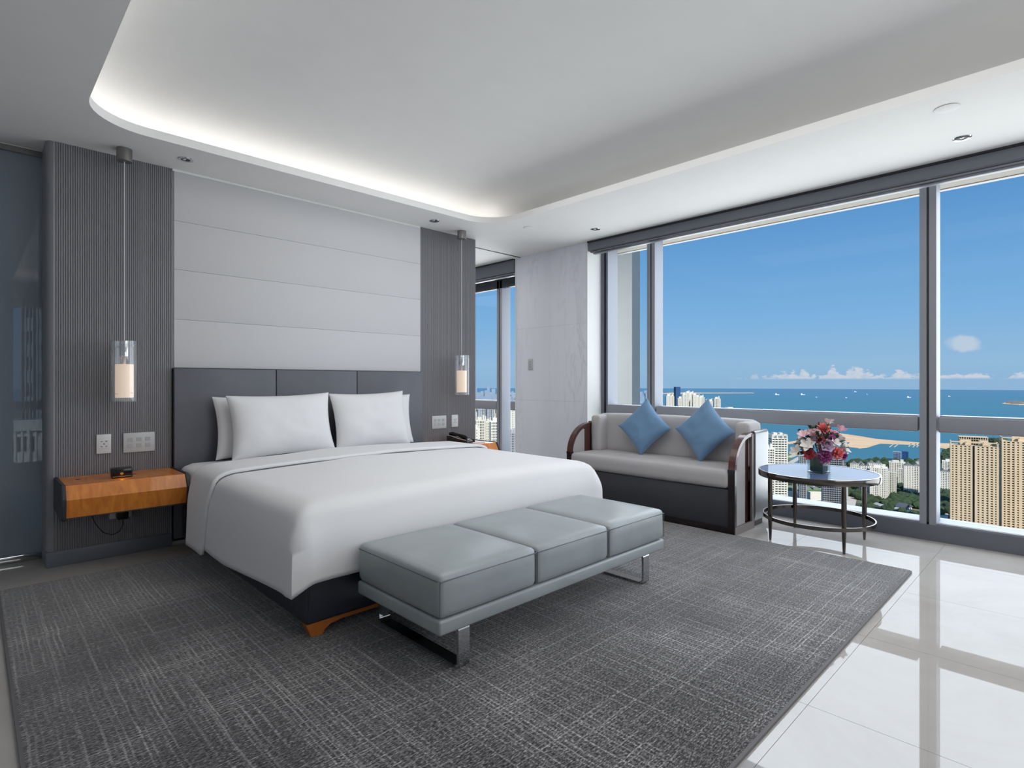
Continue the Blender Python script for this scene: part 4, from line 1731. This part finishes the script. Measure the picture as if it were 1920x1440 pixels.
M['pier'] = mat('pier_deck', (196, 190, 180), 0.8)

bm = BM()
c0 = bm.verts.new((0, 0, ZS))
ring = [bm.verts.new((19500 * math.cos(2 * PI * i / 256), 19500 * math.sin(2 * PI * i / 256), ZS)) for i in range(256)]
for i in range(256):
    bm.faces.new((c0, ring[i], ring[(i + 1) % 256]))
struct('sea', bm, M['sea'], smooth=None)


def patch(name, pts, m, h=1.0, z=ZG, kind='structure', label=None, cat=None, world=None):
    """land drawn as a polygon of picture points projected to the ground"""
    bm = BM()
    P = world if world else [G_(x, y, z) for x, y in pts]
    v1 = [bm.verts.new((p.x, p.y, z)) for p in P]
    v0 = [bm.verts.new((p.x, p.y, z - h - 0.5)) for p in P]
    n = len(P)
    bm.faces.new(v1)
    for i in range(n):
        bm.faces.new((v1[i], v1[(i + 1) % n], v0[(i + 1) % n], v0[i]))
    o = obj(name, bm, m, smooth=None)
    if label:
        tag(o, label, cat)
    else:
        o['kind'] = kind
    return o


coast = [F2(3300, 500, ZG), F2(2500, 1500, ZG), F2(2150, 1750, ZG), F2(1900, 1950, ZG), G_(1800, 838), G_(1770, 842), G_(1764, 862), G_(1720, 863), G_(1650, 866), G_(1585, 866),
         G_(1530, 868), G_(1500, 876), G_(1484, 868), G_(1478, 852), G_(1455, 846), G_(1430, 826), G_(1400, 790), G_(1352, 771), G_(1240, 764), G_(1180, 757), G_(1120, 752),
         F2(1050, 7200, ZG), F2(940, 9000, ZG), F2(860, 9500, ZG), F2(600, 9000, ZG), F2(200, 6000, ZG), F2(-600, 3000, ZG)]
back = [Vector((-700, 900, ZG)), Vector((-700, -900, ZG)), Vector((300, -1200, ZG))]
patch('land', None, M['land'], world=coast + back)
patch('sand_spit', [(1476, 829), (1500, 825), (1530, 819), (1552, 813), (1570, 811.5), (1590, 814.5), (1615, 818), (1640, 822.5), (1680, 826), (1724, 829.5), (1770, 831), (1812, 832),
                    (1870, 828), (1880, 834), (1840, 842), (1790, 845), (1765, 840), (1724, 834), (1690, 832.5), (1650, 831), (1640, 834), (1626, 838.5), (1610, 840), (1592, 838), (1588, 834), (1594, 829.5), (1580, 828),
                    (1560, 826), (1530, 827), (1500, 829), (1478, 832)], M['sand'], 2.0, ZS + 1.5, label='pale sand spit curving out into the blue bay', cat='sandbar')
patch('breakwater', [(1243, 737.2), (1262, 736.0), (1290, 735.6), (1318, 736.2), (1412, 736.3), (1414, 737.0), (1320, 737.3), (1290, 738.2), (1243, 738.4)], M['sand'], 2.0, ZS + 2,
      label='long thin pale breakwater far out near the horizon', cat='breakwater')
isl = patch('island', [(1878, 756.8), (1884, 755), (1893, 753.5), (1905, 752.5), (1925, 752.3), (1960, 753), (1970, 756), (1950, 758.5), (1910, 758.8), (1890, 758)], M['sand'], 2.0, ZS + 2,
            label='small rocky island off the sand spit at the edge of the window', cat='island')
bm = BM()
rnd = random.Random(5)
for i in range(26):
    p = G_(rnd.uniform(1892, 1955), rnd.uniform(753.6, 757.6), ZS + 2)
    w = rnd.uniform(15, 40)
    box(bm, p.x - w, p.x + w, p.y - w, p.y + w, ZS + 2, ZS + 2 + rnd.uniform(5, 16))
obj('buildings', bm, M['roofgrey'], isl, smooth=None, kind='stuff')
patch('lawn_patch', [(1476, 853), (1492, 846), (1500, 848), (1480, 862)], M['lawn'], 1.0, ZG + 0.4, label='green waterside lawn beside the near white tower', cat='lawn')
for k, (a, b, lab) in enumerate((((1482, 868), (1500, 858), 'slim jetty running out from the waterside lawn'), ((1480, 858), (1505, 846), 'paved promenade strip along the green lawn'))):
    p, q = G_(*a, ZS + 1), G_(*b, ZS + 1)
    bm = BM()
    d_ = (q - p).normalized()
    n_ = Vector((-d_.y, d_.x, 0)) * 6
    prism(bm, [((p + n_).x, (p + n_).y), ((q + n_).x, (q + n_).y), ((q - n_).x, (q - n_).y), ((p - n_).x, (p - n_).y)], 'z', ZS + 0.2, ZS + 2.2)
    tag(obj('jetty', bm, M['pier'], smooth=None), lab, 'jetty')
# marina piers on the spit
for k, (x, w) in enumerate(((1668, 8), (1677, 8), (1704, 5), (1712, 6), (1719, 5))):
    p, q = G_(x + w, 832, ZS + 1), G_(x, 838 if k != 2 else 837, ZS + 1)
    bm = BM()
    n_ = Vector((fr.x, fr.y, 0)) * 1.6
    prism(bm, [((p + n_).x, (p + n_).y), ((q + n_).x, (q + n_).y), ((q - n_).x, (q - n_).y), ((p - n_).x, (p - n_).y)], 'z', ZS + 0.2, ZS + 1.5)
    tag(obj('marina_pier', bm, M['pier'], smooth=None), ('leftmost', 'second from the left', 'third, shortest', 'fourth', 'rightmost')[k] + ' of five narrow mooring piers on the sand spit', 'pier', 'mooring piers of the marina')

# boats
for k, (x, y, L, lab) in enumerate(((1457, 740.5, 9, 'white ship at sea, first in line from the far white towers'), (1505, 740.5, 9, 'long white ship at sea beyond the flowers'),
                                    (1531, 745, 3.5, 'small white boat at sea above the flower bouquet'), (1587, 746, 4, 'bright little white boat alone in mid bay'),
                                    (1604, 735, 5, 'faint white ship closest to the horizon'), (1626, 739.5, 3, 'tiny pale boat near the horizon'),
                                    (1704, 745.5, 8, 'white ship beside the tall window mullion'), (1780, 743.5, 5, 'white sailing boat past the tall window mullion'))):
    c_ = G_(x, y, ZS)
    D = yD(y, ZS)
    hl = L * D / FPX / 2
    r = empty('ship', c_, lab, 'boat', None, rz=AZ - PI / 2)
    bm = BM()
    prism(bm, [(-hl, hl * .16), (-hl * .85, 0), (hl * .8, 0), (hl, hl * .22)], 'y', -hl * .16, hl * .16)
    obj('hull', bm, M['boat'], r, local=True, smooth=None)
    bm = BM()
    box(bm, -hl * .75, -hl * .1, -hl * .12, hl * .12, hl * .15, hl * .5)
    box(bm, -hl * .6, -hl * .35, -hl * .1, hl * .1, hl * .5, hl * .75)
    obj('cabin', bm, M['boat'], r, local=True, smooth=None)

# ---- buildings


FOOT = []


def building(px, w_px, ytop, D, label, name='apartment_tower', fac='facwhite', glass='winglass', fh=3.0, bays=6, pier=0.35, slab=0.4, depth=None, rot=0.0, roof='frame', group=None, zg=ZG, seed=0, cat='building', step=None):
    """tower: a glazed core, floor bands and piers standing proud of it, and rooftop structures"""
    rnd = random.Random(seed * 13 + 5)
    w = w_px * D / FPX
    zt = EYE - (ytop - YH) / FPX * D
    H = zt - zg
    dp = depth or w * 0.7
    r = empty(name, F2(px, D, zg), label, cat, group, rz=AZ - PI / 2 - math.atan((px - CX) / FPX) + R(rot))
    FOOT.append((F2(px, D + dp / 2), max(w, dp) * .62))
    bm = BM()
    box(bm, -w / 2 + .6, w / 2 - .6, 0.6, dp - .6, 0, H - 1)
    obj('glazed_core', bm, M[glass], r, local=True, smooth=None)
    n = max(3, int(H / fh))
    f = H / n
    bm = BM()
    for i in range(n + 1):
        z0 = i * f - f * slab / 2
        box(bm, -w / 2, w / 2, 0, dp, max(z0, 0), min(z0 + f * slab, H))
    obj('floor_bands', bm, M[fac], r, local=True, smooth=None, kind='stuff')
    bm = BM()
    bw = w / bays
    for i in range(bays + 1):
        x = -w / 2 + i * bw
        pw = bw * pier / 2 * (1.6 if i in (0, bays) else rnd.uniform(.7, 1.5))
        a, b = max(x - pw, -w / 2), min(x + pw, w / 2)
        pr = 0.2 + (0.3 if i % 3 == 0 else 0)
        box(bm, a, b, -pr, 1.5, 0, H)
    sb = max(2, int(dp / bw))
    for i in range(sb + 1):
        y = i * dp / sb
        pw = dp / sb * pier / 2
        for sx in (-1, 1):
            x = sx * w / 2
            box(bm, min(x, x - sx * 1.2) - .0, max(x, x + sx * 0.3), max(0, y - pw), min(dp, y + pw), 0, H)
    obj('piers', bm, M[fac], r, local=True, smooth=None, kind='stuff')
    bm = BM()
    if roof == 'frame':
        hh = f * 2.2
        for x in (-w / 2, w / 2 - 1.2, -w * .18, w * .18):
            box(bm, x, x + 1.2, 0, dp, H, H + hh * .75)
        box(bm, -w / 2, w / 2, 0, 1.0, H + hh * .55, H + hh * .75)
        box(bm, -w * .28, -w * .05, dp * .3, dp * .7, H, H + hh)
        box(bm, w * .12, w * .3, dp * .3, dp * .7, H, H + hh)
    elif roof == 'block':
        box(bm, -w * .3, w * .1, dp * .25, dp * .75, H, H + f * 1.4)
        box(bm, w * .18, w * .36, dp * .3, dp * .6, H, H + f * 2)
        box(bm, -w / 2, w / 2, 0, .6, H, H + 1.2)
        box(bm, -w / 2, w / 2, dp - .6, dp, H, H + 1.2)
    elif roof == 'gable':
        for s in (-1, 1):
            x = s * w * .25
            prism(bm, [(x - w * .24, H), (x + w * .24, H), (x, H + f * 1.6)], 'y', dp * .1, dp * .9)
    elif roof == 'flat':
        box(bm, -w / 2 - .3, w / 2 + .3, -.3, dp + .3, H - .2, H + .8)
    obj('rooftop', bm, M[fac if roof != 'gable' else 'roofgrey'], r, local=True, smooth=None)
    return r


# the two tan towers on the right
for px, w, yt, dep_, rt, lab, sd in ((1826, 70, 836, 15, 3.5, 'tall tan residential tower standing complete right of the tall mullion', 1),
                                     (1927, 74, 829, 24, 8, 'tan residential tower cut by the edge of the picture', 2)):
    b = building(px, w, yt, 700, lab, 'apartment_tower', 'factan', 'winbrown', 3.0, 11, 0.56, 0.52, dep_, rt, 'frame', seed=sd)
    bm = BM()
    wl = w * 700 / FPX
    box(bm, -0.7, 0.7, -0.9, 1.6, 0, EYE - (yt - YH) / FPX * 700 - ZG)
    obj('dark_recess', bm, M['winbrown'], b, local=True, smooth=None)
building(1825, 42, 820, 860, 'brown slatted roof crown of a tower behind the complete tan tower', 'apartment_tower', 'factan', 'winbrown', 3.0, 12, 0.2, 0.2, 16, 6, 'flat', seed=3)

# near towers seen between the sofa and the vase
building(1462, 28, 822, 720, 'near white balcony tower between the sofa and the flower table', 'apartment_tower', 'facwhite', 'winglass', 3.0, 5, 0.18, 0.5, 22, 18, 'frame', seed=4)
building(1441, 22, 842, 690, 'lower white stepped tower close beside the sofa end', 'apartment_tower', 'facwhite', 'winglass', 3.0, 5, 0.3, 0.45, 16, 8, 'block', seed=5)
# offices behind the vase and under the table
building(1562, 34, 853, 860, 'grey office block with a grid of windows just behind the vase', 'office_block', 'facgrey', 'winglass', 3.2, 12, 0.16, 0.22, 26, 6, 'flat', seed=6)
building(1506, 12, 855, 900, 'slim grey office block half hidden by the vase', 'office_block', 'facgrey', 'winglass', 3.2, 4, 0.3, 0.2, 20, 6, 'flat', seed=7)
# row of white apartments right of the table
rows = [
    (1622, 18, 874, 985, 14, 'white apartment block directly over the table edge', 'facwhite', 5, .46, .46, 'gable'),
    (1648, 29, 878, 955, 4, 'broad white apartment tower right of the table, nearest the window sill', 'facwhite', 8, .5, .5, 'block'),
    (1672, 14, 886, 985, -6, 'narrow white apartment tower joined to the broad one', 'faccream', 4, .40, .40, 'flat'),
    (1691, 12, 880, 1090, 0, 'low cream block between the white towers', 'faccream', 3, .5, .5, 'flat'),
    (1683, 26, 868, 1180, 8, 'cream apartment block set back behind the white towers', 'faccream', 7, .46, .44, 'block'),
    (1711, 27, 874, 985, 10, 'white apartment tower hard against the mullion', 'facwhite', 7, .5, .46, 'gable'),
    (1607, 22, 870, 1190, 0, 'long low white block near the shore above the table', 'facwhite', 7, .40, .40, 'gable'),
    (1640, 22, 869, 1260, 5, 'shoreline white block behind the broad tower', 'facwhite', 7, .4, .4, 'gable'),
    (1727, 16, 866, 1230, 5, 'white block partly hidden by the tall mullion near the shore', 'facwhite', 5, .4, .4, 'gable'),
    (1776, 22, 885, 1010, 14, 'white apartment tower just right of the tall mullion', 'facwhite', 6, .5, .5, 'gable'),
    (1783, 26, 866, 1250, 5, 'white block behind, right of the mullion, left of the tan tower', 'facwhite', 7, .42, .4, 'block'),
    (1868, 16, 874, 1160, -8, 'white block glimpsed between the two tan towers', 'facwhite', 5, .45, .4, 'block'),
    (1872, 20, 862, 1420, -8, 'farther low white block between the two tan towers', 'facwhite', 5, .45, .4, 'gable'),
    (1590, 14, 880, 1040, 0, 'small white block behind the table top edge near the vase', 'facwhite', 4, .4, .4, 'flat'),
]
for k, (px, w, yt, D, rt, lab, fc, by, pr_, sl_, rf) in enumerate(rows):
    building(px, w, yt, D, lab, 'apartment_block', fc, 'winglass', 3.0, by, pr_ + .06, sl_ + .04, None, rt * .4, rf, seed=20 + k)
building(1682, 12, 848, 1440, 'dark gridded tower frame standing at the shore', 'office_block', 'facgrey', 'facblue', 3.4, 6, .12, .15, None, 0, 'flat', seed=50)
building(1697, 10, 847, 1450, 'dark blue glass tower standing at the shore', 'office_block', 'facblue', 'facblue', 3.4, 4, .12, .15, None, 0, 'flat', seed=51)
# far white cluster on the headland above the sofa
far = [(1254, 9, 742.5), (1261, 6, 743), (1277, 12, 747), (1283, 7, 740), (1290, 8, 737), (1297, 8, 738), (1303, 7, 741), (1309, 7, 744), (1316, 9, 745), (1326, 6, 752), (1333, 7, 752)]
for k, (px, w, yt) in enumerate(far):
    building(px, w, yt, 3900 + (k % 3) * 60, ('leftmost', 'second', 'third', 'fourth', 'tallest central', 'sixth', 'seventh', 'eighth', 'ninth', 'tenth', 'rightmost')[k] + ' white high-rise, counted from the left, in the far headland cluster', 'distant_tower', 'facwhite', 'winglass', 9, 4, .55, .25, 30, 8, 'block',
             group='far white cluster on the headland', seed=60 + k)
building(1271.5, 9, 725.5, 4300, 'tall dark blue glass tower among the far white cluster', 'distant_tower', 'facblue', 'winglass', 9, 3, .5, .5, 36, 25, 'flat', seed=80)
building(1345, 12, 748, 3850, 'cream high-rise standing apart at the seaward end of the far cluster', 'distant_tower', 'faccream', 'winglass', 9, 4, .5, .35, 34, 10, 'block', seed=81)

# green-roofed low building with a sloping glass side under the table
FOOT.append((G_(1520, 938), 75))
gb = empty('low_building', G_(1520, 938), 'low white building with planted terraces under the side table', 'building', rz=AZ - PI / 2 + R(-6))
bm = BM()
box(bm, -38, 30, 0, 60, 0, 14)
obj('podium', bm, M['facwhite'], gb, local=True, smooth=None)
bm = BM()
box(bm, -34, 26, 6, 56, 14, 14.8)
obj('roof_lawn', bm, M['lawn'], gb, local=True, smooth=None)
bm = BM()
for k in range(4):
    box(bm, -30 + k * 14, -20 + k * 14, 18, 34, 14.8, 17.5)
obj('roof_units', bm, M['roofgrey'], gb, local=True, smooth=None)
bm = BM()
prism(bm, [(30, 0), (62, 0), (62, 44), (56, 44), (30, 10)], 'y', 4, 40)
obj('sloping_glass', bm, M['facgrey'], gb, local=True, smooth=None)

# small tiled-roof houses in the trees
for k, (px, y, s, lab) in enumerate(((1703, 958, 1.0, 'house with a grey tiled pavilion roof among the trees by the mullion'), (1690, 962, .7, 'small white house beside the pavilion-roofed house'),
                                     (1652, 955, .8, 'low pale house among trees right of the table leg'), (1712, 965, .6, 'little white house lowest by the sill near the mullion'),
                                     (1868, 962, .8, 'small white house between the tan towers'), (1870, 940, .9, 'grey low house in the shade between the tan towers'))):
    FOOT.append((G_(px, y), 14 * s))
    h_ = empty('house', G_(px, y), lab, 'house', None, rz=AZ - PI / 2 + R(25 - 12 * k))
    bm = BM()
    box(bm, -9 * s, 9 * s, 0, 12 * s, 0, 6 * s)
    obj('walls', bm, M['facwhite'], h_, local=True, smooth=None)
    bm = BM()
    prism(bm, [(-11 * s, 6 * s), (11 * s, 6 * s), (6 * s, 9 * s), (0, 11 * s), (-6 * s, 9 * s)], 'y', -1.5 * s, 13.5 * s)
    obj('roof', bm, M['roofslate'] if k in (0, 5) else M['facgrey'], h_, local=True, smooth=None)
    bm = BM()
    for q in (-5, 0, 5):
        box(bm, (q - 1.2) * s, (q + 1.2) * s, -0.2, 0.3, 1.5 * s, 4.2 * s)
    obj('window', bm, M['winglass'], h_, local=True, smooth=None)

# roads
for k, (P, w) in enumerate((([(1470, 960), (1486, 930), (1500, 905), (1506, 880)], 9), ([(1850, 985), (1868, 968), (1900, 955)], 10), ([(1764, 975), (1768, 940), (1776, 905)], 8), ([(1592, 955), (1600, 925), (1597, 905)], 7))):
    bm = BM()
    W = [G_(x, y, ZG + 0.35) for x, y in P]
    prev = None
    for i, p in enumerate(W):
        d_ = (W[min(i + 1, len(W) - 1)] - W[max(i - 1, 0)]).normalized()
        n_ = Vector((-d_.y, d_.x, 0)) * w
        cur = (bm.verts.new(p + n_), bm.verts.new(p - n_))
        if prev:
            bm.faces.new((prev[0], cur[0], cur[1], prev[1]))
        prev = cur
    struct('road', bm, M['pier'], smooth=None)

# city seen through the narrow inner window
inner = [(902, 20, 789, 620, 'white tower with many bays at the near edge of the narrow window', 'faccream', 6), (917, 12, 792, 640, 'cream tower in the middle of the narrow window', 'faccream', 4),
         (931, 22, 791, 600, 'pale striped tower filling the middle of the narrow window', 'facwhite', 7), (903, 14, 768, 1100, 'grey tower behind, first in the narrow window', 'facgrey', 4),
         (920, 14, 766, 1150, 'blue-grey tower rising behind the cream ones', 'facgrey', 4), (938, 14, 764, 1200, 'pinkish grey tower behind, next to the narrow mullion', 'factan', 5),
         (961, 9, 770, 900, 'white tower in the slit between mullion and marble wall', 'facwhite', 3), (952, 10, 818, 560, 'low white tower behind the narrow mullion', 'facwhite', 3), (894, 9, 804, 560, 'white slab at the edge of the fluted panel', 'facwhite', 3),
         (962, 12, 812, 700, 'low grey tower seen in the slit beside the marble wall', 'facgrey', 4)]
for k, (px, w, yt, D, lab, fc, by) in enumerate(inner):
    building(px, w, yt, D, lab, 'apartment_tower', fc, 'winglass', 3.0, by, .5, .35, None, 12, 'block', seed=90 + k)
# trees: crowns massed between the buildings, nobody could count them
bm = BM()
rnd = random.Random(11)


def crown(p, r):
    b = bmesh.new()
    bmesh.ops.create_icosphere(b, subdivisions=1, radius=1.0)
    for v in b.verts:
        v.co = Vector(p) + Vector((v.co.x * r, v.co.y * r, v.co.z * r * .85 + r * .7)) * 1.0 + Vector((noise.noise(v.co * 2 + Vector(p)), noise.noise(v.co * 2.3 + Vector(p) * 1.1), noise.noise(v.co * 2.1 - Vector(p)))) * r * .3
    merge(bm, b)


zones = [((1585, 1612), (905, 960), 90), ((1605, 1650), (935, 975), 60), ((1672, 1700), (915, 958), 90), ((1690, 1728), (930, 975), 130), ((1640, 1680), (945, 975), 60),
         ((1762, 1792), (925, 965), 110), ((1858, 1884), (895, 965), 120), ((1450, 1500), (925, 965), 70), ((1855, 1890), (826, 860), 60), ((1590, 1730), (866, 880), 120),
         ((1765, 1795), (845, 870), 60), ((1440, 1490), (880, 925), 60), ((1500, 1560), (905, 935), 60), ((1240, 1350), (767, 778), 60), ((892, 966), (800, 900), 60)]
for (xa, xb), (ya, yb), cnt in zones:
    for i in range(cnt):
        px, y = rnd.uniform(xa, xb), rnd.uniform(ya, yb)
        if any((G_(px, y).xy - f_.xy).length < fr_ + 6 for f_, fr_ in FOOT):
            continue
        crown(G_(px, y), rnd.uniform(4.5, 8.5) * (0.8 + .25 * yD(y) / 1200))
tr = obj('trees', bm, M['treegreen'], smooth=None)
tag(tr, 'dense green tree crowns massed between the buildings below', 'trees', kind='stuff')

# the rest of the town, low blocks spread over the plain behind the sofa and the marble wall
bm = BM()
rnd = random.Random(33)
for i in range(420):
    px, D = rnd.uniform(700, 1425), rnd.uniform(700, 3300)
    p = F2(px, D)
    if (1400 < px and D > 1900) or any((p.xy - f_.xy).length < fr_ + 30 for f_, fr_ in FOOT):
        continue
    w, d_ = rnd.uniform(9, 22), rnd.uniform(8, 16)
    H = rnd.uniform(14, 60)
    box(bm, -w, w, -d_, d_, 0, H, mat=Matrix.Translation((p.x, p.y, ZG)) @ Matrix.Rotation(rnd.choice((0.2, 0.2, -0.3, 0.9)), 4, 'Z'))
lb = obj('city_blocks', bm, M['facwhite'], smooth=None)
tag(lb, 'countless low pale town blocks spread over the plain towards the hazy horizon', 'city', kind='stuff')
# hazy far city on the horizon behind it
bm = BM()
rnd = random.Random(21)
for i in range(420):
    px = rnd.uniform(780, 1235)
    D = rnd.uniform(5200, 9000)
    p = F2(px, D)
    w = rnd.uniform(14, 34)
    H = rnd.uniform(20, 75) if rnd.random() > .08 else rnd.uniform(75, 150)
    box(bm, -w, w, -w, w, 0, H, mat=Matrix.Translation((p.x, p.y, ZG)) @ Matrix.Rotation(AZ - PI / 2 - math.atan((px - CX) / FPX), 4, 'Z'))
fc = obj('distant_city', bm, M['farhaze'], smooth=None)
tag(fc, 'hazy far city of countless low blocks along the horizon', 'city', kind='stuff')
# buildings opposite the bathroom window
building(63, 34, 560, 70, 'grey banded tower seen dimly through the tinted glass door', 'apartment_tower', 'facgrey', 'winglass', 3.2, 6, .2, .5, None, -10, 'flat', zg=-60, seed=120)
building(35, 90, 805, 60, 'white building seen low through the tinted glass door', 'apartment_block', 'facwhite', 'winglass', 3.2, 9, .3, .5, None, -10, 'flat', zg=-60, seed=121)
